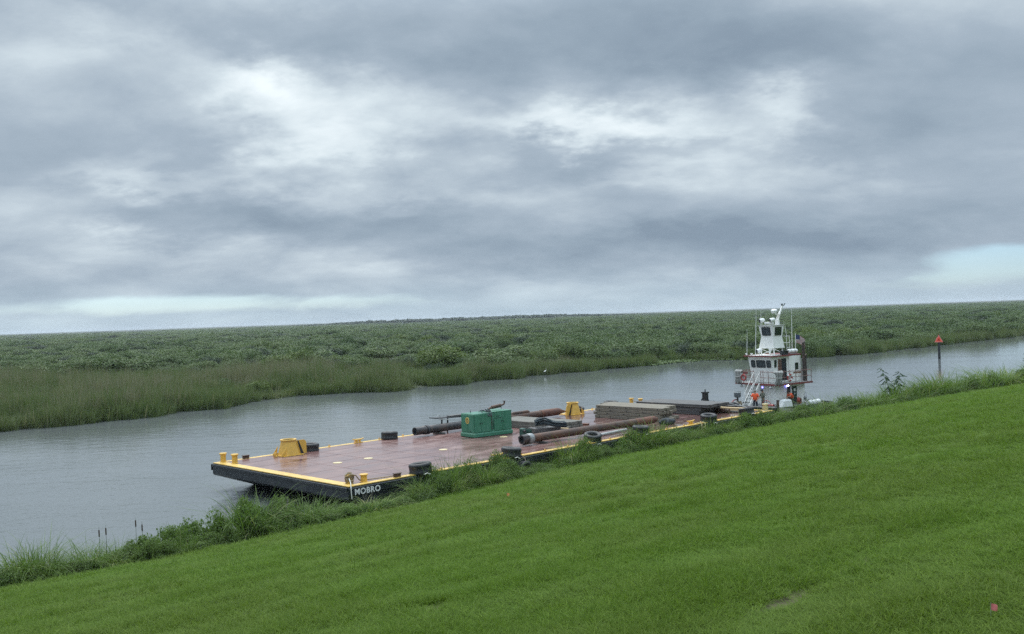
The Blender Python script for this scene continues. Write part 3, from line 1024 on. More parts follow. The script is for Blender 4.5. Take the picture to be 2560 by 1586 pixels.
def build_marsh():
    kinds = [shrub_mesh(500 + i, [2600, 2800, 2400, 3000, 2600, 2600][i], 'marsh_leaf' if i < 5 else 'marsh_leaf_dark', [6, 8, 5, 10, 7, 8][i], size=0.095, flat=0.65) for i in range(6)]
    # jittered grid in rings, spacing growing with distance
    P, Q = [], []
    for r0, r1, sp in ((120, 210, 3.3), (210, 330, 4.2), (330, 520, 5.6), (520, 850, 7.5), (850, 1400, 11.0), (1400, 2700, 24.0)):
        xs = np.arange(-r1 * 0.75, r1 * 0.75, sp)
        ys = np.arange(r0 * 0.6, r1, sp)
        X, Y = np.meshgrid(xs, ys)
        X = X.ravel() + rng.uniform(-0.5, 0.5, X.size) * sp
        Y = Y.ravel() + rng.uniform(-0.5, 0.5, Y.size) * sp
        r = np.hypot(X, Y)
        ok = (r >= r0) & (r < r1) & (np.abs(X) < Y * 0.72 + 10)
        X, Y = X[ok], Y[ok]
        s, t = st_of(X, Y)
        d = t - tf(s) - shrub_off(s)
        jag = np.array([mnoise.noise((a * 0.06, b * 0.06, 0.4)) for a, b in zip(X, Y)])
        ok = d + jag * np.clip(shrub_off(s), 2, 16) > 0
        X, Y, jag, d = X[ok], Y[ok], jag[ok], d[ok]
        P.append(np.stack([X, Y], 1))
        Q.append(np.full(len(X), sp))
    P, Q = np.concatenate(P), np.concatenate(Q)
    s, t = st_of(P[:, 0], P[:, 1])
    n1 = np.array([mnoise.noise((a * 0.035, b * 0.02, 4.4)) for a, b in P])
    n2 = np.array([mnoise.noise((a * 0.11, b * 0.07, 8.4)) for a, b in P])
    # the reed end of the marsh is lower; taller thicket right of the middle
    tall = np.interp(s, [20, 60, 95, 110, 400], [0.62, 0.75, 1.0, 1.12, 1.12])
    hgt = np.clip((2.1 + 2.6 * n1 + 1.9 * n2) * tall + rng.normal(0, 0.35, len(P)), 0.8, 4.6)
    keep = hgt > 0.95
    P, Q, hgt, s, t = P[keep], Q[keep], hgt[keep], s[keep], t[keep]
    wid = Q * rng.uniform(0.52, 0.82, len(P)) * np.clip(hgt / 2.2, 0.75, 1.3)
    wid = np.maximum(wid, hgt * 0.55)
    pk = rng.choice(6, len(P), p=[0.19, 0.19, 0.18, 0.18, 0.18, 0.08])
    turn = np.stack([np.zeros(len(P)), np.zeros(len(P)), rng.uniform(0, 6.28, len(P))], 1)
    pos = np.stack([P[:, 0], P[:, 1], np.full(len(P), 0.05)], 1)
    rr = np.hypot(P[:, 0], P[:, 1])
    show = wid * hgt / rr ** 2
    inside = np.abs(P[:, 0] / P[:, 1]) < 0.53
    order = np.argsort(-show * inside)[:150]
    single = np.zeros(len(P), bool)
    single[order] = True
    for i in order:
        o = link('marsh_shrub', kinds[pk[i]])
        o.location = pos[i]
        o.rotation_euler = turn[i]
        o.scale = (wid[i], wid[i], hgt[i])
        bear = math.degrees(math.atan2(pos[i][0], pos[i][1]))
        spot = [tx for b, tx in ((-20, 'behind the reeds at the left edge'), (-12, 'behind the broad reed bed'), (-6, 'behind the thinning end of the reed bed'), (-1, 'straight beyond the green cabinet'),
                                 (2, 'left of the yellow green bushes'), (5, 'behind the yellow green bushes'), (7, 'left of the floating leaves'), (9, 'behind the floating leaves'), (13, 'just left of the tugboat'), (15, 'behind the left half of the tugboat'), (17, 'behind the right half of the tugboat'), (19.5, 'just right of the tugboat'), (22, 'between tugboat and channel marker'),
                                 (26, 'behind the channel marker'), (90, 'near the right edge')) if bear < b][0]
        off_ = t[i] - tf(s[i]) - shrub_off(s[i])
        row = 'front row' if t[i] - tf(s[i]) - shrub_off(s[i]) < 6 else ('second row' if t[i] - tf(s[i]) - shrub_off(s[i]) < 16 else ('third row' if off_ < 26 else ('fourth row' if off_ < 38 else 'deep')))
        size = 'very tall' if hgt[i] > 4.2 else 'tall' if hgt[i] > 3.1 else ('middling' if hgt[i] > 2.2 else 'low')
        tag(o, '%s %s %s marsh shrub %s' % (row, size, 'dark green' if pk[i] == 5 else 'grey green', spot), 'shrub', 'shrubs of the thicket on the far bank')
    m = ~single
    scatter('shrub_thicket', 'continuous green shrub thicket reaching towards the horizon', pos[m], turn[m],
            np.stack([wid[m], wid[m], hgt[m]], 1), pk[m], kinds)
    # the few that stand out
    br = [shrub_mesh(560 + i, 2400, 'marsh_leaf_bright', 9, size=0.10, flat=0.65) for i in range(2)]
    dk = shrub_mesh(570, 2200, 'marsh_leaf_dark', 8, size=0.10, flat=0.6)
    for (s0, t0, w, h, me, lab) in [
            (104.5, 78.0, 3.6, 4.3, br[0], 'large yellow green bush above the reeds left of the tugboat'),
            (108.5, 77.0, 3.0, 3.6, br[1], 'smaller yellow green bush at the right foot of the large bright one'),
            (101.0, 79.0, 2.2, 3.0, br[1], 'low yellow green bush at the left foot of the large bright one'),
            (38.0, 75.5, 1.9, 2.3, br[0], 'bright green bush standing alone among the reeds'),
            (97.5, 86.0, 3.4, 3.9, dk, 'dark green bush left of the bright yellow green bushes'),
            (28.0, 95.0, 2.4, 2.5, dk, 'dark green bush deep in the reed bed on the left'),
            (119.0, 77.5, 5.2, 4.0, kinds[3], 'broad rounded shrub behind the floating leaf mat'),
            (126.0, 79.5, 4.8, 3.6, kinds[1], 'broad shrub directly left behind the tugboat wheelhouse')]:
        o = link('marsh_shrub', me)
        x, y = xy_of(s0, t0)
        o.location = (x, y, 0.05)
        o.rotation_euler = (0, 0, s0)
        o.scale = (w, w, h)
        tag(o, lab, 'shrub')
    for i in range(46):
        s0 = random.uniform(84, 262)
        if 116 < s0 < 131:
            continue
        dp = random.uniform(3.0, 24.0)
        t0 = float(tf(s0)) + float(np.interp(s0, [84, 96, 104], [16, 8, 3])) + dp
        w = random.uniform(2.2, 4.4)
        h = w * random.uniform(0.85, 1.1)
        o = link('marsh_shrub', kinds[random.choice([0, 1, 2, 3, 4, 5])] if i % 5 else br[i % 2])
        x, y = xy_of(s0, t0)
        o.location = (x, y, 0.0)
        o.rotation_euler = (0, 0, i * 1.7)
        o.scale = (w, w, h)
        q = math.degrees(math.atan2(x, y))
        tag(o, '%s domed bush %s, %s' % ('big' if w > 3.3 else 'small', 'close to the far waterline' if dp < 9 else ('behind the bushes at the far waterline' if dp < 17 else 'well behind the far waterline'),
                                         'left of the floating leaves' if q < 7 else 'left of the tugboat' if q < 13 else 'behind the tugboat' if q < 17 else 'right of the tugboat' if q < 21 else 'left of the channel marker' if q < 24 else
                                         'right of the channel marker'), 'shrub', 'domed bushes along the far waterline')
    for i in range(100):
        a = R(random.uniform(-29, 29))
        d = random.uniform(165, 430)
        x, y = d * math.sin(a), d * math.cos(a)
        s0, t0 = st_of(x, y)
        if t0 - float(tf(s0)) < float(shrub_off(s0)) + 2:
            continue
        k = random.choice([0, 1, 2, 3, 4, 6, 7, 8])
        w, h = random.uniform(2.6, 5.6), random.uniform(2.8, 4.7)
        o = link('marsh_shrub', kinds[k] if k < 6 else (br[k - 6] if k < 8 else dk))
        o.location = (x, y, 0.05)
        o.rotation_euler = (0, 0, i)
        o.scale = (w, w, h)
        q = math.degrees(a)
        tag(o, '%s %s rounded bush rising above the thicket, %s, %s' % ('broad' if w > 4 else 'narrow', {8: 'dark', 6: 'yellow green', 7: 'yellow green'}.get(k, 'green'),
                                                                        'near its front' if d < 230 else ('halfway back' if d < 320 else 'far back'),
                                                                        'at the left edge' if q < -20 else 'left of the barge' if q < -12 else 'beyond the bow' if q < -5 else 'beyond the cabinet' if q < 2 else
                                                                        'beyond the timber' if q < 10 else 'behind the tugboat' if q < 17 else 'left of the marker' if q < 23 else 'at the right edge'), 'shrub', 'bushes rising above the thicket')
    for i in range(34):
        s0 = random.uniform(-25, 88)
        t0 = float(tf(s0)) + random.uniform(14, 0.92 * float(shrub_off(s0)) + 10)
        o = link('marsh_shrub', kinds[i % 6])
        x, y = xy_of(s0, t0)
        o.location = (x, y, 0.05)
        o.rotation_euler = (0, 0, s0)
        w = random.uniform(1.0, 2.2)
        o.scale = (w, w, w * random.uniform(0.85, 1.1))
        tag(o, '%s shrub standing %s among the reeds %s' % ('broad' if w > 1.6 else 'small', 'far back' if t0 - float(tf(s0)) > 55 else 'midway', 'at the left edge' if s0 < 5 else ('left of the bow' if s0 < 40 else 'beyond the bow')), 'shrub', 'shrubs in the reed bed')
    # far tree line on the horizon
    tk = [np_mesh('far_tree', *leaf_cloud(260, 1.0, 1.0, 0.32, 600 + i, lobes=6), 'marsh_leaf_dark') for i in range(4)]
    P, Sz = [], []
    for i in range(620):
        a = R(random.uniform(-13.5, 9.0))
        q = math.degrees(a)
        d = random.uniform(2100, 2500)
        h = random.uniform(6.0, 10.5) * min(1.0, 0.35 + (q + 13.5) / 8.0) * min(1.0, 0.3 + (9.0 - q) / 9.0)
        P.append((d * math.sin(a), d * math.cos(a), 0.0))
        w = random.uniform(9, 20)
        Sz.append((w, w, h))
    for i in range(420):
        a = R(random.uniform(-34, 34))
        d = random.uniform(2600, 3800)
        P.append((d * math.sin(a), d * math.cos(a), 0.0))
        w = random.uniform(20, 45)
        Sz.append((w, w, random.uniform(1.5, 3.2)))
    k = len(P)
    scatter('distant_tree_line', 'dark far off tree line on the horizon', np.array(P), np.stack([np.zeros(k), np.zeros(k), rng.uniform(0, 6.28, k)], 1),
            np.array(Sz), rng.choice(4, k), tk)


build_marsh()


def build_lilies():
    n = 1500
    kinds = []
    for i in range(3):
        g = np.random.default_rng(700 + i)
        c = np.stack([g.normal(0, 0.5, 26), g.normal(0, 0.5, 26), g.uniform(0.01, 0.16, 26)], 1)
        vs, fs = [], []
        for q in c:
            b = len(vs)
            rad = g.uniform(0.09, 0.2)
            tl = g.normal(0, 0.2, 2)
            for kk in range(6):
                an = kk / 6 * 2 * math.pi
                vs.append((q[0] + rad * math.cos(an), q[1] + rad * math.sin(an), q[2] + rad * (tl[0] * math.cos(an) + tl[1] * math.sin(an))))
            fs += [(b, b + 1, b + 2, b + 3), (b, b + 3, b + 4, b + 5)]
        kinds.append(np_mesh('lily_leaves', np.array(vs), np.array(fs), 'lily_leaf'))
    s = rng.uniform(111, 138, n)
    t = tf(s) - rng.uniform(0, 1, n) * np.interp(s, [111, 116, 124, 132, 138], [0.5, 3.0, 8.0, 3.5, 0.5]) + rng.uniform(0, 3, n)
    x, y = xy_of(s, t)
    scatter('floating_leaves', 'mat of floating green leaves in the inlet of the far bank', np.stack([x, y, np.full(n, 0.02)], 1),
            np.stack([np.zeros(n), np.zeros(n), rng.uniform(0, 6.28, n)], 1), np.ones((n, 3)) * 0.9, rng.choice(3, n), kinds)


build_lilies()


# ------------------------------------------------------------------ the deck barge
def bm_(s, t, z=0.0, rot=0.0):
    """placement on the barge's frame"""
    return BARGE_M @ Matrix.Translation((s, t, z)) @ Matrix.Rotation(rot, 4, 'Z')


BL, BW = 40.1, 13.95


def build_barge():
    b = thing('deck_barge', 'long black flat deck barge with wet red deck and yellow edges', 'barge', bm_(0, 0, 0))
    # hull: headlog, rake, box body; corners slightly rounded in plan
    m = MB()
    prof = [(0.0, ZD - 0.02), (0.0, 1.02), (0.06, 0.94), (3.6, -0.35), (3.6, -1.2), (BL - 0.1, -1.2), (BL, -0.6), (BL, ZD - 0.02)]
    m.prism(prof, lambda u, v, d: (u, d, v), 0.0, BW)
    m.build('hull', 'hull_black', b, bevel=0.07, segs=2)
    # rubbing strakes
    m = MB()
    for z, hh in ((1.40, 0.19), (0.45, 0.10)):
        x0 = -0.06 if z > 1 else 1.6
        m.box(x0, BL + 0.05, -0.07, -0.002, z - hh, z + hh)
        m.box(x0, BL + 0.05, BW + 0.002, BW + 0.07, z - hh, z + hh)
    m.box(-0.07, -0.003, 0.06, BW - 0.06, 1.42, 1.60)
    m.build('rubbing_strake', 'hull_black', b, bevel=0.03)
    # deck plates and painted margin, each its own step
    mg = 0.42
    m = MB()
    m.box(0.62, BL - 0.45, mg, BW - mg, ZD - 0.03, ZD + 0.004)
    m.build('deck', 'deck_wet_red', b, smooth=0)
    m = MB()
    m.box(0.03, 0.62, 0.04, BW - 0.04, ZD - 0.03, ZD + 0.012)
    m.box(BL - 0.45, BL - 0.03, 0.04, BW - 0.04, ZD - 0.03, ZD + 0.012)
    m.box(0.62, BL - 0.45, 0.04, mg, ZD - 0.03, ZD + 0.012)
    m.box(0.62, BL - 0.45, BW - mg, BW - 0.04, ZD - 0.03, ZD + 0.012)
    m.build('painted_margin', 'yellow_margin', b, smooth=0)
    # weld seams
    m = MB()
    for i in range(1, 14):
        s = 0.62 + i * 2.82
        m.box(s, s + 0.025, mg + 0.02, BW - mg - 0.02, ZD, ZD + 0.010)
    for t in (3.1, 5.4, 7.7, 10.0, 12.0):
        m.box(0.7, BL - 0.5, t, t + 0.02, ZD, ZD + 0.009)
    m.build('weld_seam', 'deck_wet_red', b, smooth=0)
    # manhole covers
    mh = MB().lathe([(0.0, 0.03), (0.21, 0.03), (0.265, 0.02), (0.27, 0.0)], n=20).mesh('manhole_cover', 'worn_cream_paint')
    for s, t in ((4.27, 7.21), (6.33, 7.06), (11.22, 6.01), (17.54, 7.17)):
        o = link('manhole_cover', mh, b)
        o.location = (s, t, ZD + 0.005)
    # bitts
    bt = MB()
    bt.lathe([(0.0, 0.0), (0.21, 0.0), (0.21, 0.02), (0.165, 0.03), (0.165, 0.50), (0.215, 0.54), (0.225, 0.60), (0.20, 0.63), (0.0, 0.635)], n=18)
    bt = bt.mesh('bollard', 'yellow_paint')
    for s, t in ((0.55, 13.62), (0.72, 12.55), (1.35, 0.62), (BL - 0.7, 13.55), (BL - 0.75, 12.5)):
        o = link('bollard', bt, b)
        o.location = (s, t, ZD + 0.01)
        o.scale = (1, 1, 0.62 if t < 5 else 0.85)
    o = link('bollard', bt, b)
    o.location = (0.62, 0.82, ZD + 0.01)
    o.scale = (0.9, 0.9, 0.66)
    o = MB().lathe([(0.0, 0.0), (0.24, 0.0), (0.2, 0.05), (0.22, 0.2), (0.19, 0.42), (0.24, 0.48), (0.23, 0.56), (0.0, 0.57)], n=16).build('bollard', 'worn_cream_paint', b)
    o.location = (BL - 0.55, 0.42, ZD + 0.01)
    # kevels
    kv = MB()
    kv.box(-0.34, 0.34, -0.13, 0.13, 0, 0.05)
    kv.box(-0.20, -0.08, -0.08, 0.08, 0.05, 0.26)
    kv.box(0.08, 0.20, -0.08, 0.08, 0.05, 0.26)
    kv.tube([(-0.52, 0, 0.36), (-0.25, 0, 0.29), (0.25, 0, 0.29), (0.52, 0, 0.36)], [0.045, 0.075, 0.075, 0.045], 8)
    kv = kv.mesh('kevel', 'yellow_paint')
    for s, t in ((10.28, 13.6), (10.45, 0.38), (29.4, 0.36), (20.6, 13.6)):
        o = link('kevel', kv, b)
        o.location = (s, t, ZD + 0.012)
        o.scale = (0.85, 0.85, 0.75)
    ft = MB().box(-0.19, 0.19, -0.09, 0.09, 0.0, 0.16).box(-0.22, 0.22, -0.12, 0.12, 0.16, 0.21).mesh('roller_chock', 'rust', bevel=0.015)
    for s, t in ((2.06, 13.68), (3.2, 0.28)):
        o = link('roller_chock', ft, b)
        o.location = (s, t, ZD + 0.012)
    # small pad eyes along both edges
    pe = MB()
    pe.ring(rrect(0.17, 0.17, 0.08, 3), rrect(0.08, 0.08, 0.035, 3), lambda u, v, d: (u, d, v + 0.075), -0.02, 0.02)
    pe.box(-0.10, 0.10, -0.03, 0.03, -0.01, 0.006)
    pe = pe.mesh('pad_eye', 'yellow_paint')
    for i in range(17):
        s = 6.1 + i * 2.02
        for t in (0.17, BW - 0.17):
            o = link('pad_eye', pe, b)
            o.location = (s, t, ZD + 0.012)
            o.scale = (0.85, 0.85, 0.75)
    # spud wells: a cone on a square foot with a ring on top and one tall gusset plate
    def spud_well(s, t, side):
        w = MB()
        n = 20
        sq = [(math.cos(2 * math.pi * k / n), math.sin(2 * math.pi * k / n)) for k in range(n)]
        foot = []
        for c, sn in sq:
            kx = 1.0 / max(abs(c), abs(sn))
            foot.append((c * (0.45 * kx + 0.55) * 0.60, sn * (0.45 * kx + 0.55) * 0.60))
        vs = [(x, y, 0.0) for x, y in foot] + [(c * 0.43, sn * 0.43, 0.92) for c, sn in sq]
        w.add(vs, [(k, (k + 1) % n, n + (k + 1) % n, n + k) for k in range(n)])
        o = w.build('spud_well', 'yellow_paint', b)
        o.location = (s, t, ZD + 0.012)
        MB().box(-0.72, 0.72, -0.66, 0.66, 0, 0.03).build('foot_plate', 'yellow_paint', o)
        MB().lathe([(0.36, 0.90), (0.50, 0.90), (0.50, 0.965), (0.36, 0.965)], n=24, closed=True).build('top_ring', 'yellow_paint', o)
        MB().lathe([(0.0, 0.86), (0.40, 0.88)], n=20).build('well_mouth_shade', 'opening_shade', o, smooth=0)  # disc painted dark as the shade inside the well
        g = MB()
        pts = [(0.22, 0.02), (1.08, 0.02), (1.08, 0.66), (1.03, 0.79), (0.92, 0.87), (0.22, 0.88)]
        g.prism(pts, lambda u, v, d: (side * u, d - 0.30, v), -0.02, 0.02)
        g.build('gusset_plate', 'yellow_paint', o)
        g = MB()
        g.prism([(0.86, 0.02), (0.66, 0.02), (0.44, 0.84), (0.50, 0.87)], lambda u, v, d: (side * u, d - 0.34, v), -0.018, 0.0)
        g.build('stiffener', 'black_steel', o)
        g = MB()
        for yy in (-0.5, 0.5):
            g.prism([(0.55, 0.02), (0.85, 0.02), (0.45, 0.55)], lambda u, v, d: (-side * u, yy + d, v), -0.015, 0.015)
        g.ring(rrect(0.26, 0.30, 0.12), rrect(0.12, 0.16, 0.055), lambda u, v, d: (-side * 1.0 + u, d - 0.2, v + 0.13), -0.03, 0.03)
        g.build('lifting_eye', 'yellow_paint', o)
    spud_well(4.45, 12.72, 1)
    spud_well(30.55, 12.55, -1)
    # lettering welded on the side, near the bow
    cu = bpy.data.curves.new('lettering', 'FONT')
    cu.body = 'MOBRO'
    cu.size = 0.41
    cu.extrude = 0.006
    cu.offset = 0.011
    cu.space_character = 1.12
    fo = bpy.data.objects.new('lettering_source', cu)
    COL.objects.link(fo)
    dg = bpy.context.evaluated_depsgraph_get()
    me = bpy.data.meshes.new_from_object(fo.evaluated_get(dg))
    bpy.data.objects.remove(fo)
    me.materials.clear()
    me.materials.append(MATS['white_letter'])
    o = link('lettering', me, b)
    o.matrix_local = Matrix.Translation((0.28, -0.076, 1.215)) @ Matrix.Rotation(R(90), 4, 'X')
    # boarding ladder hooked over the near side
    ld = MB()
    for x in (-0.22, 0.22):
        ld.tube([(x, 0.25, ZD + 0.05), (x, -0.02, ZD + 0.08), (x, -0.16, ZD - 0.02), (x, -0.18, -0.1)], 0.04, 6)
    for k in range(5):
        ld.cyl((-0.22, -0.17, ZD - 0.25 - 0.32 * k), (0.22, -0.17, ZD - 0.25 - 0.32 * k), 0.025, n=6)
    o = ld.build('boarding_ladder', 'worn_cream_paint', b)
    o.location = (30.2, 0, 0)


build_barge()

# tyre fenders lying on the edge of the deck
def tyre_mesh(ro=0.585, ri=0.30, w=0.54):
    prof = [(ri, -w * 0.32), (ri + 0.03, -w * 0.42), (ri + 0.10, -w * 0.47), (ro - 0.10, -w * 0.5), (ro - 0.03, -w * 0.43), (ro, -w * 0.34)]
    for z in (-0.22, -0.18, 0.0 - 0.02, 0.02, 0.18, 0.22):
        prof.append((ro - (0.014 if abs(z) in (0.18, 0.02) else 0.0), w * z))
    prof += [(ro, w * 0.34), (ro - 0.03, w * 0.43), (ro - 0.10, w * 0.5), (ri + 0.10, w * 0.47), (ri + 0.03, w * 0.42), (ri, w * 0.32), (ri - 0.015, 0)]
    return MB().lathe(prof, n=36, closed=True).mesh('tyre_fender', 'rubber', smooth=40)


TYRE = tyre_mesh()


def build_tyres():
    lash = MB()
    lash.tube([(-0.22, -0.52, -0.24), (-0.26, -0.66, -0.2), (-0.16, -0.70, -0.17), (-0.05, -0.66, -0.22), (0.02, -0.7, -0.26)], 0.03, 6)
    lash = lash.mesh('lashing', 'rope_white')
    rows = [(4.75, 0.28, 0.29, 3, -4, 1.05, 'tyre fender nearest the bow on the near edge of the barge'),
            (11.55, 0.36, 0.30, -4, 5, 1.02, 'tyre fender half hidden by tall grass beside the barge kevel'),
            (18.95, 0.52, 0.31, 11, -8, 0.98, 'tyre fender tilted in front of the middle of the rusty near pipe'),
            (23.65, 0.34, 0.28, -2, 3, 1.0, 'tyre fender beside the far end of the rusty near pipe'),
            (31.55, 0.30, 0.29, 4, -5, 1.02, 'tyre fender above the cream boarding ladder'),
            (36.7, 0.35, 0.30, -6, -7, 1.0, 'tyre fender at the stern corner in front of the standing crewman'),
            (6.35, 13.25, 0.27, 2, 2, 0.94, 'tyre fender behind the yellow spud well near the bow'),
            (12.75, 13.42, 0.28, -2, 4, 0.98, 'tyre fender alone on the far edge left of the black pipe end'),
            (31.95, 13.2, 0.34, 9, -9, 0.85, 'tyre fender behind the second yellow spud well'),
            (36.3, 13.3, 0.27, 0, 3, 1.1, 'low tyre fender on the far edge behind the pale timber stack')]
    for s, t, z, rx, ry, sc, lab in rows:
        o = link('tyre_fender', TYRE)
        o.matrix_world = bm_(s, t, ZD + 0.02 + z * 0.72 * sc, s) @ Euler((R(rx), R(ry), 0)).to_matrix().to_4x4() @ Matrix.Diagonal((sc, sc, sc * 1.08, 1))
        tag(o, lab, 'tyre', 'tyre fenders along the barge')
        lo = link('lashing', lash, o)
        lo.rotation_euler = (0, 0, -s + (0 if t < 5 else math.pi))
    for s, lab in ((5.0, 'tyre hanging upright against the black hull below the first tyre fender'),
                   (11.9, 'tyre hanging upright on the hull behind the grass left of the rusty pipe')):
        o = link('tyre_fender', TYRE)
        o.matrix_world = bm_(s, -0.33, 0.82) @ Euler((R(84), 0, R(4))).to_matrix().to_4x4()
        tag(o, lab, 'tyre', 'tyre fenders along the barge')
        MB().tube([(0.0, 0.50, 0.18), (0.02, 0.75, 0.10), (0.0, 0.95, -0.18)], 0.025, 6).build('lashing', 'rope_tan', o)


build_tyres()


def build_pipes():
    # near spud pipe
    p = thing('spud_pipe', 'long rusty steel spud pipe with grey collar lying along the near side', 'pipe', bm_(14.95, 2.86, ZD + 0.40, R(-2.0)), 'spud pipes on the deck')
    m = MB().tube([(0.75, 0, 0), (4, 0, 0), (8, 0, 0), (10.8, 0, 0)], 0.255, 24)
    m.build('barrel', 'rust', p)
    MB().tube([(10.8, 0, 0), (12.6, 0, 0), (12.9, 0, 0.0), (13.2, 0, 0)], [0.26, 0.26, 0.24, 0.14], 24).build('pointed_end', 'rust_bright', p)
    MB().lathe([(0.24, 0), (0.31, 0), (0.33, 0.03), (0.33, 0.36), (0.31, 0.40), (0.24, 0.40)], Matrix.Rotation(R(90), 4, 'Y') @ Matrix.Translation((0, 0, 0.46)), 24, closed=True).build('collar', 'steel_grey', p)
    MB().lathe([(0.20, -0.02), (0.295, -0.02), (0.305, 0.08), (0.30, 0.48), (0.20, 0.48)], Matrix.Rotation(R(90), 4, 'Y'), 24, closed=True).build('open_end', 'pipe_black', p)
    MB().lathe([(0.0, 0.14), (0.21, 0.12)], Matrix.Rotation(R(90), 4, 'Y'), 20).build('pipe_mouth_shade', 'opening_shade', p, smooth=0)  # disc painted dark as the shade down the pipe
    for a in (20, 140, 260):
        c, s_ = math.cos(R(a)), math.sin(R(a))
        MB().beam((0.02, c * 0.30, s_ * 0.30), (0.42, c * 0.30, s_ * 0.30), 0.06, 0.06).build('lug', 'pipe_black', p)
    # far spud pipe
    q = thing('spud_pipe', 'long steel spud pipe lying along the far edge behind the green cabinet', 'pipe', bm_(14.6, 12.55, ZD + 0.40, R(0.2)), 'spud pipes on the deck')
    MB().tube([(0.55, 0, 0), (3.9, 0, 0)], 0.275, 24).build('tarred_length', 'pipe_black', q)
    MB().tube([(3.9, 0, 0), (8, 0, 0), (12.2, 0, 0)], 0.27, 24).build('barrel', 'rust', q)
    MB().tube([(12.2, 0, 0), (14.2, 0, 0), (14.25, 0, 0), (15.0, 0, -0.06), (15.3, 0, -0.08)], [0.29, 0.29, 0.28, 0.07, 0.02], 20).build('pointed_end', 'rust_bright', q)
    MB().lathe([(0.21, -0.35), (0.275, -0.35), (0.28, 0.35), (0.305, 0.40), (0.305, 0.56), (0.21, 0.56)], Matrix.Rotation(R(90), 4, 'Y'), 24, closed=True).build('open_end', 'pipe_black', q)
    MB().lathe([(0.0, -0.2), (0.22, -0.22)], Matrix.Rotation(R(90), 4, 'Y'), 20).build('pipe_mouth_shade', 'opening_shade', q, smooth=0)  # disc painted dark, shade inside the far pipe
    m = MB()
    m.lathe([(0.26, 0.62), (0.325, 0.62), (0.325, 0.86), (0.26, 0.86)], Matrix.Rotation(R(90), 4, 'Y'), 24, closed=True)
    m.build('collar', 'black_steel', q)
    m = MB()
    m.tube([(9.0, 0, 0.28), (9.2, 0, 0.31), (10.8, 0, 0.31), (11.0, 0, 0.28)], [0.05, 0.13, 0.13, 0.05], 10)
    m.build('doubler', 'rust', q)
    # wooden skids that keep them off the deck
    k = 0
    for s, t, lab in ((16.6, 2.86, 'square timber skid under the collar end of the near rusty pipe'), (25.6, 2.55, 'square timber skid under the far end of the near rusty pipe'),
                      (16.4, 12.5, 'square timber skid under the black end of the far pipe'), (26.8, 12.55, 'square timber skid under the pointed end of the far pipe')):
        o = MB().box(-0.12, 0.12, -0.55, 0.55, 0, 0.13).build('timber_skid', 'timber_dark', None, bevel=0.01)
        o.matrix_world = bm_(s, t, ZD + 0.006)
        tag(o, lab, 'timber')
    # loose pale pole on deck between the near pipe and the edge
    o = MB().tube([(0, 0, 0.09), (2.1, 0.02, 0.09), (4.4, 0.0, 0.09)], [0.075, 0.08, 0.07], 8).build('loose_pole', 'grey_paint', None)
    o.matrix_world = bm_(19.9, 1.62, ZD + 0.01, R(6))
    tag(o, 'pale grey pole lying on the deck between tyres and rusty pipe', 'pole')
    # rag heap at the far end of the near pipe
    m = MB()
    for i in range(9):
        m.sphere((random.uniform(-0.45, 0.45), random.uniform(-0.25, 0.25), random.uniform(0.1, 0.32)), random.uniform(0.18, 0.32), 7, 5, (1.3, 0.9, 0.75))
    o = m.build('tarpaulin_heap', 'cloth_dark', None, smooth=60)
    o.matrix_world = bm_(28.6, 1.95, ZD)
    tag(o, 'crumpled dark tarpaulin at the far end of the near rusty pipe', 'tarpaulin')


build_pipes()


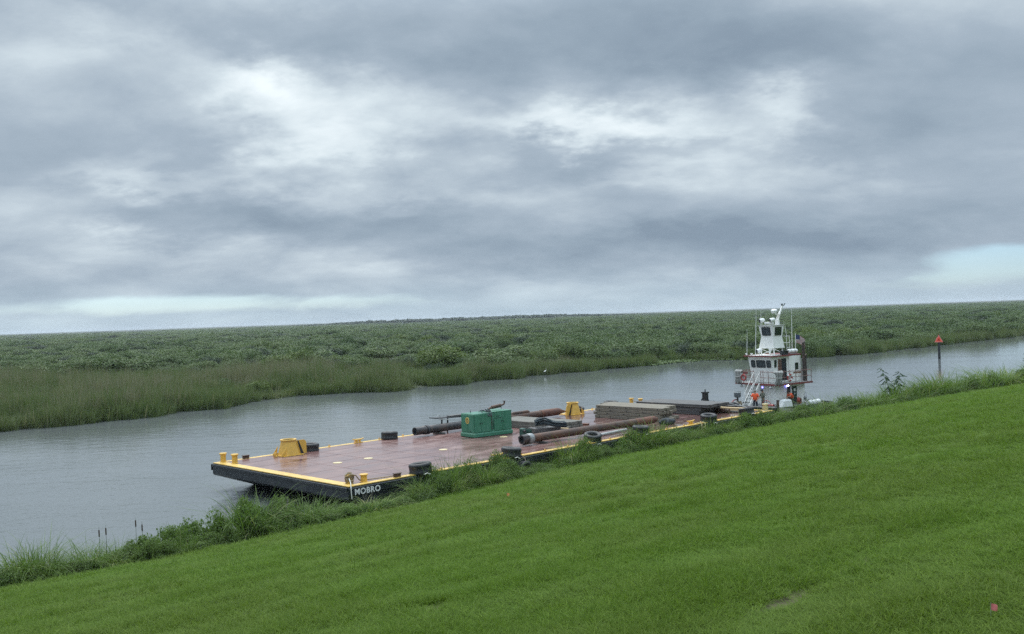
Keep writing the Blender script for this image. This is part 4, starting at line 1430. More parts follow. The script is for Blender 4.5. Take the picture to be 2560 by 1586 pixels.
def build_cabinet():
    c = thing('power_cabinet', 'green steel generator cabinet with doors and muffler standing on the barge deck', 'generator', bm_(16.05, 8.40, ZD + 0.006, R(-7.0)))
    L, D, H = 3.15, 1.55, 1.49
    z0 = 0.30
    # skid base: a proud green plinth
    m = MB().box(-0.05, L + 0.05, -0.05, D + 0.05, 0.03, 0.24)
    m.hexa([(-0.05, -0.05, 0.24), (L + 0.05, -0.05, 0.24), (L + 0.05, D + 0.05, 0.24), (-0.05, D + 0.05, 0.24), (0, 0, 0.31), (L, 0, 0.31), (L, D, 0.31), (0, D, 0.31)])
    m.build('skid_base', 'cabinet_green', c, bevel=0.012)
    MB().box(0, L, 0.02, D, 0.0, 0.035).build('skid_shade_slab', 'cabinet_dark', c)  # dark slab standing in for the shade under the skid
    # body: lower front section and higher rear section
    m = MB().box(0, 1.64, 0, D, z0, H + 0.08)
    m.build('front_housing', 'cabinet_green', c, bevel=0.012)
    m = MB().box(1.641, L, 0, D, z0, H + 0.11)
    m.build('rear_housing', 'cabinet_green', c, bevel=0.012)
    m = MB().box(0.02, 1.60, 0.03, D - 0.03, H + 0.075, H + 0.10)
    m.build('front_lid', 'cabinet_top_lit', c, bevel=0.01)
    m = MB().box(1.52, L + 0.02, -0.02, D + 0.02, H + 0.112, H + 0.15)
    m.build('roof_panel', 'cabinet_green', c, bevel=0.012)
    # doors on the long side
    dr = [(0.04, 0.53), (0.56, 1.38), (1.66, 2.30), (2.33, L - 0.05)]
    for i, (a, b) in enumerate(dr):
        o = MB().box(a, b, -0.024, 0.0, z0 + 0.05, H + (0.02 if i < 2 else 0.05)).build('door', 'cabinet_green', c, bevel=0.008)
        hx = b - 0.07 if i in (0, 2) else a + 0.07
        MB().box(hx - 0.025, hx + 0.025, -0.05, -0.02, 0.88, 1.0).build('handle', 'cabinet_dark', o, bevel=0.005)
    MB().box(1.42, 1.45, -0.045, 0, 0.42, 1.45).build('post', 'stack_brown', c)
    MB().box(1.56, 1.58, -0.04, 0, 0.5, 1.1).build('cable_drop', 'cabinet_dark', c)
    # doors on the bow end, with the round emblem
    for a, b in ((0.05, 0.74), (0.77, D - 0.05)):
        o = MB().box(-0.024, 0, a, b, z0 + 0.05, H + 0.02).build('door', 'cabinet_green', c, bevel=0.008)
    MB().box(-0.05, -0.02, 0.40, 0.50, 0.42, 0.47).build('latch', 'cabinet_dark', c)
    My = Matrix.Translation((-0.026, 0.78, 1.13)) @ Matrix.Rotation(R(-90), 4, 'Y')
    e = MB().lathe([(0.0, 0.012), (0.22, 0.012), (0.225, 0.0)], My, 24).build('emblem', 'emblem_yellow', c, smooth=0)
    MB().lathe([(0.095, 0.014), (0.16, 0.014), (0.16, 0.018), (0.095, 0.018)], My, 24, closed=True).build('emblem_ring', 'emblem_brown', e)
    m = MB()
    m.box(-0.048, -0.042, 0.765, 0.795, 1.03, 1.23)
    m.box(-0.048, -0.042, 0.72, 0.765, 1.20, 1.225)
    m.box(-0.048, -0.042, 0.72, 0.765, 1.04, 1.065)
    m.build('emblem_figure', 'emblem_brown', e)
    # two small lines of dark print, too small to read
    m = MB()
    x = 1.80
    for w in (0.05, 0.03, 0.06, 0.04, 0.05):
        m.prism([(x, 1.27), (x + w, 1.275), (x + w + 0.018, 1.325), (x + 0.018, 1.315)], lambda u, v, d: (u, d, v + (u - 1.80) * 0.08), -0.030, -0.0245)
        x += w + 0.012
    x = 1.72
    for w in (0.06, 0.05, 0.04, 0.06, 0.03, 0.07, 0.05, 0.06, 0.04):
        m.box(x, x + w, -0.030, -0.0245, 1.15, 1.195)
        x += w + 0.008
    m.build('print', 'cabinet_dark', c, smooth=0)
    # muffler and bent exhaust
    o = MB().tube([(1.98, 0.72, H + 0.34), (2.02, 0.72, H + 0.36), (2.78, 0.72, H + 0.45), (2.82, 0.72, H + 0.45)], [0.06, 0.125, 0.125, 0.06], 14).build('muffler', 'rust', c)
    MB().tube([(2.0, 0.72, H + 0.34), (1.84, 0.72, H + 0.32), (1.74, 0.72, H + 0.24), (1.72, 0.72, H + 0.18)], 0.075, 10).build('inlet_elbow', 'rust', o)
    MB().tube([(2.8, 0.72, H + 0.45), (3.0, 0.72, H + 0.48), (3.10, 0.72, H + 0.55), (3.12, 0.72, H + 0.72)], 0.06, 10).build('tail_pipe', 'rust', o)
    MB().box(2.98, 3.2, 0.64, 0.80, H + 0.72, H + 0.745).build('rain_flap', 'pipe_black', o)
    MB().beam((2.82, 0.72, H + 0.2), (2.82, 0.72, H + 0.42), 0.03).build('bracket', 'pipe_black', o)
    # tangle of hose dropped on the lid
    h = MB()
    for k in range(5):
        pts = []
        for i in range(9):
            a = i / 8
            pts.append((0.85 + a * 0.55 + 0.06 * math.sin(5 * a + k), 0.25 + 0.5 * math.sin(3.0 * a + k * 1.3) * (1 - a * 0.5), H + 0.14 + 0.09 * math.sin(math.pi * a) * (1 + 0.5 * k % 2) + 0.03 * k))
        h.tube(pts, 0.03, 6)
    h.tube([(1.2, 0.3, H + 0.24), (1.25, 0.02, H + 0.16), (1.28, -0.07, H), (1.22, -0.07, H - 0.12), (1.12, -0.06, H - 0.02), (1.1, 0.1, H + 0.14)], 0.03, 6)
    h.tube([(1.3, 0.3, H + 0.24), (1.38, 0.0, H + 0.18), (1.42, -0.07, H + 0.04), (1.36, -0.07, H - 0.1), (1.24, -0.06, H + 0.02)], 0.03, 6)
    o = h.build('hose_tangle', 'engine_grey', None)
    o.matrix_world = c.matrix_world.copy()
    tag(o, 'tangled grey hose lying on top of the green cabinet', 'hose')
    MB().cyl((0.55, 1.2, H + 0.09), (0.55, 1.2, H + 0.24), 0.025, n=6).build('breather', 'pipe_black', c)


build_cabinet()


def build_rack():
    c = thing('pipe_rack', 'black steel trestle with sloping top behind the green cabinet', 'trestle', bm_(17.3, 13.1, ZD + 0.012, R(-2)))
    m = MB()
    m.hexa([(-0.9, -0.35, 1.02), (3.0, -0.35, 0.86), (3.0, 0.45, 0.86), (-0.9, 0.45, 1.02), (-0.9, -0.35, 1.08), (3.0, -0.35, 0.92), (3.0, 0.45, 0.92), (-0.9, 0.45, 1.08)])
    m.build('top_plate', 'black_steel', c)
    for x, y in ((0.15, -0.28), (0.15, 0.38), (2.4, -0.28), (2.4, 0.38)):
        MB().beam((x, y, 0), (x + 0.06, y, 0.98 - 0.04 * x), 0.08).build('leg', 'black_steel', c)
    m = MB()
    m.tube([(-0.7, -0.36, 1.0), (0.3, -0.38, 0.86), (1.6, -0.38, 0.72), (2.6, -0.36, 0.90)], 0.035, 6)
    m.tube([(-0.7, -0.2, 1.1), (-0.6, -0.2, 1.25), (-0.45, -0.2, 1.25), (-0.4, -0.2, 1.1)], 0.025, 6)
    m.build('guard_rail', 'grey_paint', c)
    MB().box(0.5, 2.4, -0.2, 0.2, 1.0, 1.1).build('slat', 'timber_dark', c)


build_rack()


def build_mats():
    """timber mats: each mat is a thing, each bolted timber a part"""
    def mat_thing(label, group, M, n, w, h, ln, mt, seed, bolt=True):
        g = random.Random(seed)
        th = thing('timber_mat', label, 'timber mat', M, group)
        for i in range(n):
            dx = g.uniform(-0.09, 0.09)
            o = MB().box(i * w + 0.012, (i + 1) * w - 0.012, 0, ln + g.uniform(-0.06, 0.06), 0.008, h - 0.008).build('timber', mt, th, bevel=0.012)
            o.location = (0, dx, g.uniform(-0.006, 0.006))
        if bolt:
            bo = MB()
            for y in (0.35, ln * 0.28, ln * 0.52, ln * 0.77, ln - 0.4):
                bo.cyl((-0.012, y, h * 0.5), (n * w + 0.012, y, h * 0.5), 0.045, n=8)
            bo.build('tie_bolt', 'bolt_dark', th)
    # pale stack
    names = ['bottom', 'second', 'third', 'topmost']
    cols = ['column facing the bow', 'column facing the stern']
    for k in range(4):
        for j in range(2):
            dt = [0.0, 0.22, -0.05, 0.05][k] + 0.55 * j - (0.4 if k == 0 else 0)
            mat_thing('weathered grey timber mat, %s layer, %s of the pale stack' % (names[k], cols[j]), 'timber mats in the pale stack',
                      bm_(29.62 + j * 1.26 + 0.04 * k, 3.1 + dt, ZD + 0.01 + k * 0.245), 4, 0.31, 0.235, 6.35 + (0.35 if k == 0 else 0), 'timber_grey', 40 + k * 3 + j)
    # dark wet stack towards the stern
    for k in range(3):
        for j in range(2):
            dt, ln = [(0.55, 5.2), (0.35, 5.5), (-0.35, 6.9)][k]
            mat_thing('dark wet timber mat, %s layer, %s side of the dark stack' % (['bottom', 'middle', 'top'][k], ['bow', 'stern'][j]), 'timber mats in the dark stack',
                      bm_(34.7 + j * 1.42 - 0.04 * (k == 2), 2.75 + dt, ZD + 0.01 + k * 0.275), 4, 0.35, 0.265, ln, 'timber_dark', 80 + k * 3 + j, bolt=False)
    # low mats behind the cabinet
    for k in range(2):
        for j in range(2):
            mat_thing('low weathered timber mat behind the green cabinet, %s layer, %s side' % (['lower', 'upper'][k], ['bow', 'stern'][j]), 'low timber mats behind the cabinet',
                      bm_(21.7 + j * 1.28 + 0.05 * k, 5.9 + 0.15 * k, ZD + 0.01 + k * 0.26, R(2)), 4, 0.31, 0.25, 6.6, 'timber_mid', 120 + k * 2 + j, bolt=False)
    # round dark log wedged under the dark stack
    o = MB().tube([(0, 0, 0.17), (0, 1.2, 0.17), (0, 1.3, 0.17)], [0.17, 0.17, 0.12], 12).build('log_roller', 'rust', None)
    o.matrix_world = bm_(36.9, 2.0, ZD + 0.006)
    tag(o, 'short reddish log under the near end of the dark timber stack', 'log')
    o = MB().box(-0.15, 0.15, 0, 2.7, 0, 0.26).build('loose_timber', 'timber_new', None, bevel=0.01)
    o.matrix_world = bm_(38.55, 1.55, ZD + 0.02, R(3))
    tag(o, 'fresh pale timber beam lying along the stern edge', 'timber')
    o = MB().box(-0.14, 0.14, 0, 1.9, 0, 0.12).build('loose_plank', 'timber_dark', None, bevel=0.01)
    o.matrix_world = bm_(37.6, 1.3, ZD + 0.01, R(8))
    tag(o, 'dark plank on the wet deck beside the stern corner tyre', 'plank')
    o = MB().box(-0.1, 0.1, 0, 0.9, 0, 0.05).build('loose_plank', 'timber_new', None, bevel=0.006)
    o.matrix_world = bm_(21.3, 4.7, ZD + 0.3, R(20))
    tag(o, 'short pale board end beside the dark hose bundle', 'plank')
    o = MB().box(-0.14, 0.14, 0, 2.2, 0, 0.10).build('loose_plank', 'rust_bright', None, bevel=0.006)
    o.matrix_world = bm_(25.6, 6.6, ZD + 0.01, R(18))
    tag(o, 'flat rusty bar lying in the puddle behind the low mats', 'bar')


build_mats()


def build_hoses():
    m = MB()
    g = random.Random(5)
    for k in range(16):
        pts = []
        y0 = g.uniform(-0.3, 0.3)
        for i in range(8):
            a = i / 7
            pts.append((-0.35 + 2.0 * a + g.uniform(-0.03, 0.03), y0 * (1 - 0.35 * math.sin(math.pi * a)) - 0.75 * a + g.uniform(-0.04, 0.04),
                        0.08 + 0.045 * (k % 8) + 0.30 * math.exp(-((a - 0.28) / 0.22) ** 2) * (0.5 + 0.5 * k / 16) - 0.04 * a))
        m.tube(pts, g.uniform(0.035, 0.055), 7)
    o = m.build('hose_bundle', 'hose_dark', None)
    o.matrix_world = bm_(19.9, 6.0, ZD + 0.48, R(-38))
    tag(o, 'bundle of dark blue green hoses heaped over the low timber', 'hose')
    o = MB()
    for i in range(6):
        o.sphere((0.1 * i - 0.25, g.uniform(-0.15, 0.15), 0.38 + 0.14 * math.sin(i)), g.uniform(0.14, 0.22), 7, 5, (1.2, 1, 0.7))
    o = o.build('folded_cover', 'cloth_dark', None, smooth=60)
    o.matrix_world = bm_(20.35, 6.35, ZD + 0.46, R(-30))
    tag(o, 'dark crumpled cloth on top of the hose bundle', 'cloth')
    # a low cradle timber under the bundle
    o = MB().box(-0.9, 1.1, -0.5, 0.5, 0.0, 0.46).build('support_block', 'timber_dark', None, bevel=0.02)
    o.matrix_world = bm_(20.1, 5.9, ZD + 0.006, R(-20))
    tag(o, 'dark timber block carrying the hose bundle', 'timber')
    # green pump
    p = thing('deck_pump', 'small green pump with round housing in front of the hose bundle', 'pump', bm_(17.9, 5.75, ZD + 0.006, R(10)))
    MB().box(-0.15, 0.95, -0.25, 0.25, 0, 0.08).build('base', 'machine_green', p)
    MB().box(-0.12, 0.22, -0.17, 0.17, 0.08, 0.62).build('housing', 'machine_green', p, bevel=0.04)
    MB().cyl((0.3, 0, 0.30), (0.85, 0, 0.30), 0.2, n=14).build('motor', 'machine_green', p)
    m = MB()
    for i in range(6):
        m.cyl((0.34 + i * 0.09, 0, 0.30), (0.37 + i * 0.09, 0, 0.30), 0.225, n=14)
    m.build('cooling_fin', 'cabinet_dark', p)
    MB().cyl((-0.05, -0.17, 0.45), (-0.05, -0.30, 0.45), 0.09, n=10).build('outlet', 'black_steel', p)
    # rope on the bow bitts
    m = MB()
    for k in range(7):
        r0, zz = 0.17 + 0.03 * (k % 3), 0.06 + 0.065 * k
        m.tube([((r0 + 0.02 * math.sin(5 * a + k)) * math.cos(a), (r0 + 0.02 * math.cos(4 * a)) * math.sin(a), zz + 0.06 * math.sin(a * 2 + k)) for a in np.linspace(0, 6.283, 15)], 0.032, 6, caps=False)
    m.tube([(0.18, 0.02, 0.38), (0.36, -0.04, 0.34), (0.52, -0.1, 0.10), (0.62, -0.1, 0.06)], 0.034, 6)
    m.tube([(0.62, -0.1, 0.06), (1.0, -0.22, 0.06), (1.5, -0.30, 0.06), (2.1, -0.42, 0.06), (2.6, -0.5, 0.07)], 0.03, 6)
    o = m.build('mooring_rope', 'rope_tan', None)
    o.matrix_world = bm_(0.62, 0.82, ZD + 0.02)
    tag(o, 'tan mooring rope wound round the bitt at the near bow corner', 'rope')
    m = MB().tube([(0, 0.1, 0.32), (-0.45, -0.72, 0.15), (-0.58, -0.93, -0.08), (-0.59, -0.96, -0.35), (-0.58, -0.98, -0.6)], 0.024, 6)
    o = m.build('hanging_line', 'rope_white', None)
    o.matrix_world = bm_(0.62, 0.8, ZD + 0.02)
    tag(o, 'white rope hanging down the hull at the near bow corner', 'rope')
    # coil and line by the far stern bitt
    m = MB()
    for k in range(4):
        m.tube([((0.30 + 0.05 * k) * math.cos(a), (0.26 + 0.05 * k) * math.sin(a), 0.04 + 0.045 * k) for a in np.linspace(0, 6.283, 17)], 0.03, 6, caps=False)
    o = m.build('rope_coil', 'cap_black', None)
    o.matrix_world = bm_(38.9, 11.3, ZD + 0.02)
    tag(o, 'small dark rope coil on the far stern corner', 'rope')
    m = MB().tube([(0, 0, 0.35), (0.1, -0.6, 0.12), (0.3, -1.6, 0.06), (0.35, -2.6, 0.16), (0.4, -3.6, 0.05), (0.5, -5.0, 0.1)], 0.03, 6)
    o = m.build('slack_line', 'rope_tan', None)
    o.matrix_world = bm_(39.2, 13.3, ZD + 0.04)
    tag(o, 'slack tan line running along the stern from the far bitt', 'rope')


build_hoses()


# ------------------------------------------------------------------ near bank growth
def hv(s):
    return float(np.interp(s, [-20, -16, -15.2, -14, -12, -10.5, -8.4, -6.5, -5.5, -4.3, -3.2, -1.8, -0.5, 0.5, 2.2, 3.2, 4.5, 8.4, 10, 11.2, 14.0, 16.2, 17.5, 20.5, 23.2, 24.5, 27, 32, 35, 38, 42, 52, 61, 71, 80, 130],
                           [1.1, 1.05, 1.55, 1.3, 1.25, 1.2, 1.35, 1.75, 1.6, 1.45, 1.25, 0.95, 0.62, 0.62, 0.72, 1.15, 1.4, 1.55, 1.2, 0.6, 0.65, 1.6, 1.0, 0.9, 1.55, 1.3, 1.0, 0.98, 1.1, 1.1, 1.15, 1.25, 1.45, 1.6, 1.7, 1.75]))


def build_bank():
    sh = []
    for i in range(6):
        v, f = leaf_cloud([1700, 1900, 1500, 2100, 1800, 1600][i], 1.0, 1.0, 0.115, 800 + i, lobes=[8, 10, 7, 12, 9, 6][i], flat=0.35, fill=0.55)
        # thin upright shoots standing out of the crown
        v2, f2 = blades(16, 0.7, 1.12, 0.03, 0.25, segs=2, seed=820 + i, hvar=0.25)
        v, f = merge([(v, f), (v2, f2)])
        sh.append(np_mesh('bank_shrub', v, f, 'bank_leaf'))
    gr = []
    for i in range(5):
        v, f = blades([150, 190, 130, 170, 120][i], 0.34, 1.0, 0.020, [0.75, 0.9, 0.6, 1.1, 0.5][i], segs=5, seed=840 + i, droop=1.0, hvar=0.4)
        gr.append(np_mesh('bank_grass', v, f, 'bank_grass'))
    gb = []
    for i in range(3):
        v, f = blades([190, 170, 150][i], 0.36, 1.0, 0.024, [1.0, 0.8, 0.9][i], segs=6, seed=860 + i, droop=1.25, hvar=0.35)
        gb.append(np_mesh('bank_grass', v, f, 'bank_grass_bright'))
    stem = MB()
    for i in range(7):
        a = i * 0.9
        stem.tube([(0.08 * math.cos(a), 0.08 * math.sin(a), -0.1), (0.3 * math.cos(a), 0.3 * math.sin(a), 0.4), (0.45 * math.cos(a + 0.3), 0.45 * math.sin(a + 0.3), 0.8)], [0.025, 0.018, 0.008], 5)
    stem = stem.mesh('stem', 'bark')

    def plant(name, me, s, t, w, h, lab, cat, grp=None):
        o = link(name, me)
        x, y = xy_of(s, t)
        o.location = (x, y, float(ground_h(s, t)) - 0.05)
        o.rotation_euler = (random.uniform(-0.06, 0.06), random.uniform(-0.06, 0.06), random.uniform(0, 6.28))
        o.scale = (w, w, h)
        tag(o, lab, cat, grp, 'thing')
        if cat == 'shrub':
            link('stem', stem, o)
        return o

    def grassy(s):
        for a, b, p in ((-15.8, -14.6, 0.9), (-14.6, -11, 0.5), (-11, -4.4, 0.12), (-4.4, -2.6, 0.65), (-2.6, 1.2, 0.45), (1.2, 3.6, 0.12), (3.6, 11, 0.5), (11, 15, 0.5),
                        (15, 17.2, 0.8), (17.2, 22, 0.5), (22, 26, 0.65), (26, 36, 0.45), (36, 45, 0.4), (45, 130, 0.62)):
            if a <= s < b:
                return p
        return 0.2
    def where(ss, k, far):
        for b, txt in ((-14, 'in the far left corner'), (-9.5, 'beside the cattails'), (-4.5, 'just left of the barge bow'), (-1.5, 'in front of the black bow'), (2.2, 'below the white letters'),
                       (6.5, 'below the first near side tyre'), (9.5, 'left of the second near side tyre'), (13.5, 'right of the second near side tyre'), (18, 'below the collar of the rusty pipe'),
                       (22, 'left of the fourth near side tyre'), (26.5, 'below the far end of the rusty pipe'), (33, 'round the foot of the boarding ladder'), (40.5, 'below the stern corner tyre'),
                       (46, 'in front of the work float'), (52, 'in front of the tugboat'), (60, 'just right of the tugboat stern'), (68, 'left of the leggy sapling'), (80, 'right of the leggy sapling'), (200, 'near the right edge')):
            if ss < b:
                return ('lawn edge', 'mid strip', 'waterside')[k if not far else k * 2] + ' ', txt
    s = -19.5
    n = 0
    while s < 112 and n < 296:
        far = s > 45
        rows = (0.35, 1.15, 1.95) if not far else (0.4, 1.7)
        for k, dp in enumerate(rows):
            ss = s + random.uniform(-0.35, 0.35) * (2 if far else 1)
            t = float(tg(ss)) + dp + random.uniform(-0.2, 0.2)
            if -0.4 < ss < 41 and t > -0.30:
                t = -0.30 - random.uniform(0, 0.3)
            h = (hv(ss) * (1.0 if ss < 3 else 1.18) + 0.22) * random.uniform(0.72, 1.1) * (0.66 if k == 0 and not far else 1.0)
            if far:
                h *= 1.05
            g = random.random() < grassy(ss)
            wh = where(ss, k, far)
            n += 1
            if g:
                bright = random.random() < (0.35 if 3.5 < ss < 16 else 0.12)
                plant('bank_grass', random.choice(gb if bright else gr), ss, t, h * random.uniform(0.75, 1.0) * (1.7 if far else 1), h * 1.12,
                      wh[0] + ('bright yellow green arching grass ' if bright else 'tall green grass clump ') + wh[1],
                      'grass clump', 'bright grass clumps of the near bank' if bright else 'green grass clumps of the near bank')
            else:
                plant('bank_shrub', random.choice(sh), ss, t, random.uniform(0.62, 0.85) * (1.75 if far else 1) * (0.75 if k == 0 else 1), h * (0.8 if far else 0.98),
                      wh[0] + 'leafy green shrub ' + wh[1], 'shrub', 'leafy shrubs of the near bank')
        s += 0.98 if not far else 1.75
    # the ones that stand out
    for nm, me, s, t, w, h, lab, cat in [
            ('bank_grass', gb[0], -0.55, -2.5, 1.25, 0.95, 'large arching tussock of pale grass below the white letters on the hull', 'grass clump'),
            ('bank_grass', gb[2], 0.35, -2.3, 1.0, 0.8, 'pale grass tussock just right of the large arching one below the letters', 'grass clump'),
            ('bank_grass', gb[1], 7.6, -1.9, 1.15, 1.45, 'bright yellow green tussock below the second near side tyre', 'grass clump'),
            ('bank_grass', gr[3], 16.2, -1.1, 1.25, 1.5, 'tall windblown grass clump hiding the hull beside the middle of the rusty pipe', 'grass clump'),
            ('bank_grass', gr[1], 23.4, -0.9, 1.25, 1.25, 'tall windblown grass clump in front of the far end of the rusty pipe', 'grass clump'),
            ('bank_grass', gr[4], -15.1, -1.6, 0.9, 1.65, 'tallest upright grass clump at the far left of the near bank', 'grass clump'),
            ('bank_grass', gr[0], -3.6, -1.6, 1.0, 1.35, 'grass clump standing against the black bow of the barge', 'grass clump'),
            ('bank_shrub', sh[3], -6.4, -2.0, 0.95, 1.75, 'tallest dark leafy shrub left of the barge bow', 'shrub'),
            ('bank_shrub', sh[1], 3.1, -1.4, 0.9, 1.1, 'dark leafy shrub below the first near side tyre', 'shrub')]:
        plant(nm, me, s, t, w, h, lab, cat)
    # low cover filling the strip
    P, Rt, Sz, Pk = [], [], [], []
    for i in range(2900):
        s = random.uniform(-21, 115)
        dp = random.uniform(0.0, 2.6 if s < 40 else 3.6)
        t = float(tg(s)) + dp
        if -0.4 < s < 41 and t > -0.2:
            continue
        x, y = xy_of(s, t)
        P.append((x, y, max(float(ground_h(s, t)), -0.1) - 0.03))
        q = random.uniform(0.28, 0.72) * (0.6 if dp < 0.5 else 1) * (1.3 if s > 45 else 1)
        Sz.append((q * 1.2, q * 1.2, q * random.uniform(0.8, 1.3)))
        Rt.append((0, 0, random.uniform(0, 6.28)))
        Pk.append(random.choice([0, 1, 2, 3, 4, 4, 5, 6, 7]))
    scatter('bank_ground_cover', 'low tangled green weeds between the shrubs of the near bank', np.array(P), np.array(Rt), np.array(Sz), np.array(Pk), sh[:4] + gr[:4])
    # dead twigs
    for s, t, h, lab in ((-5.2, -1.7, 1.9, 'bare grey dead twigs in front of the black barge bow'), (0.2, -1.3, 1.6, 'thin bare twigs in front of the near bow corner')):
        m = MB()
        g = random.Random(int(h * 100))
        for i in range(9):
            a = g.uniform(0, 6.28)
            l_ = h * g.uniform(0.55, 1.0)
            p0 = (g.uniform(-0.2, 0.2), g.uniform(-0.2, 0.2), 0)
            p1 = (p0[0] + 0.25 * l_ * math.cos(a), p0[1] + 0.25 * l_ * math.sin(a), l_ * 0.55)
            p2 = (p1[0] + 0.12 * l_ * math.cos(a + 0.6), p1[1] + 0.12 * l_ * math.sin(a + 0.6), l_)
            m.tube([p0, p1, p2], [0.014, 0.010, 0.005], 5)
            m.tube([p1, (p1[0] + 0.2 * math.cos(a + 2), p1[1] + 0.2 * math.sin(a + 2), l_ * 0.75)], [0.008, 0.004], 4)
        o = m.build('dead_twigs', 'twig', None)
        x, y = xy_of(s, t)
        o.location = (x, y, float(ground_h(s, t)))
        tag(o, lab, 'twigs')
    # cattails
    for i, (s, t, h, lab) in enumerate(((-11.1, -1.2, 1.95, 'tallest cattail standing above the near bank left of the barge'), (-10.8, -1.1, 1.75, 'shorter cattail just right of the tallest one'),
                                        (-12.7, -1.6, 1.75, 'left one of the cattail pair nearer the lower left corner'), (-12.4, -1.5, 1.8, 'right one of the cattail pair nearer the lower left corner'))):
        x, y = xy_of(s, t)
        c = thing('cattail', lab, 'cattail', Matrix.Translation((x, y, float(ground_h(s, t)))), 'cattails of the near bank')
        MB().tube([(0, 0, 0), (0.02, 0, h * 0.6), (0.0, 0.02, h + 0.12)], [0.012, 0.009, 0.004], 5).build('stalk', 'bank_grass', c)
        MB().tube([(0.01, 0.01, h - 0.28), (0.01, 0.01, h - 0.26), (0.0, 0.02, h - 0.02), (0, 0.02, h)], [0.01, 0.026, 0.026, 0.01], 7).build('seed_head', 'cattail_brown', c)
    # stones at the foot of the hull
    for s, t, r, lab in ((13.0, -0.75, 0.42, 'grey rock between the grass and the hull right of the second tyre'), (13.7, -0.6, 0.3, 'smaller grey rock beside the larger one at the hull'),
                         (30.5, -0.9, 0.3, 'grey rock below the boarding ladder')):
        m = MB().sphere((0, 0, 0), r, 9, 7, (1.2, 0.9, 0.8))
        m.v = [tuple(c * (1 + 0.22 * mnoise.noise(Vector(p) * 3.1)) for c in p) for p in m.v]
        o = m.build('rock', 'stone_grey', None, smooth=50)
        x, y = xy_of(s, t)
        o.location = (x, y, float(ground_h(s, t)) + r * 0.35)
        tag(o, lab, 'rock')


build_bank()


def build_saplings():
    lf = MB()
    pts = [(0, 0), (0.10, 0.055), (0.24, 0.075), (0.38, 0.045), (0.47, 0.0)]
    vs, fs = [], []
    for i, (u, w) in enumerate(pts):
        vs += [(u, -w, -0.10 * u * u * 4 - 0.02), (u, 0, -0.10 * u * u * 4 + 0.02), (u, w, -0.10 * u * u * 4 - 0.02)]
    for i in range(len(pts) - 1):
        a = i * 3
        fs += [(a, a + 3, a + 4, a + 1), (a + 1, a + 4, a + 5, a + 2)]
    lf.add(vs, fs)
    leaf = lf.mesh('leaf', 'sapling_leaf', smooth=60)

    def sapling(x, y, z, stems, lab, seed):
        g = random.Random(seed)
        th = thing('sapling', lab, 'sapling', Matrix.Translation((x, y, z)))
        for (dx, dy, h, nl) in stems:
            pth = [Vector((dx * q + 0.05 * math.sin(5 * q), dy * q, h * q)) for q in (0, 0.25, 0.5, 0.75, 1.0)]
            MB().tube(pth, [0.028, 0.022, 0.016, 0.011, 0.005], 6).build('stem', 'bark', th)
            for i in range(nl):
                q = 0.32 + 0.68 * (i + 0.5) / nl
                a = i * 2.4 + g.uniform(-0.4, 0.4)
                o = link('leaf', leaf, th)
                b = Vector((dx * q + 0.05 * math.sin(5 * q), dy * q, h * q))
                o.location = b + Vector((0.08 * math.cos(a), 0.08 * math.sin(a), 0))
                o.rotation_euler = (g.uniform(-0.3, 0.3), g.uniform(-0.1, 0.5), a)
                k = g.uniform(1.0, 1.5) * (0.75 if q > 0.93 else 1)
                o.scale = (k, k, k)
    sapling(34.2, 86.6, 0.5, [(-1.0, 0.1, 3.5, 26), (0.6, -0.1, 3.1, 34), (-0.25, 0.2, 1.8, 14)], 'leggy dark leaved sapling standing above the near bank right of the tugboat', 3)
    sapling(52.4, 96.8, 1.0, [(-0.5, 0.1, 3.3, 18), (0.4, 0.1, 3.8, 18)], 'sapling cut by the right edge of the picture on the near bank', 4)


build_saplings()


# ------------------------------------------------------------------ channel marker, bird, stick, flags
def build_marker():
    th = thing('channel_marker', 'red triangular channel marker on a dark pile in the canal', 'channel marker', Matrix.Translation((72.2, 162.8, 0)) @ Matrix.Rotation(R(-22), 4, 'Z'))
    m = MB().tube([(0, 0, -2), (0, 0, 3.7), (0, 0, 3.95)], [0.21, 0.205, 0.18], 14)
    m.build('pile', 'pile_dark', th)
    f = lambda u, v, d: (u, d, v)
    tri = [(-0.68, 2.86), (0.68, 2.86), (0.0, 4.1)]
    inn = [(-0.50, 2.965), (0.50, 2.965), (0.0, 3.88)]
    o = MB().prism(tri, f, -0.275, -0.24).build('sign_board', 'marker_red', th, smooth=0)
    MB().ring(tri, inn, f, -0.283, -0.2755).build('reflective_border', 'marker_border', o, smooth=0)
    m = MB().ring(rrect(0.22, 0.20, 0.07), rrect(0.10, 0.09, 0.03), lambda u, v, d: (u, d, v + 3.35), -0.283, -0.2755)
    m.ring(rrect(0.24, 0.22, 0.08), rrect(0.11, 0.10, 0.03), lambda u, v, d: (u, d, v + 3.17), -0.283, -0.2755)
    m.build('numeral', 'marker_deep', o, smooth=0)
    o = MB().prism(tri, f, 0.24, 0.275).build('sign_board', 'marker_red', th, smooth=0)
    MB().box(-0.3, 0.3, -0.24, 0.24, 3.0, 3.08).build('bracket', 'pile_dark', th)
    MB().box(-0.3, 0.3, -0.24, 0.24, 3.5, 3.56).build('bracket', 'pile_dark', th)


build_marker()


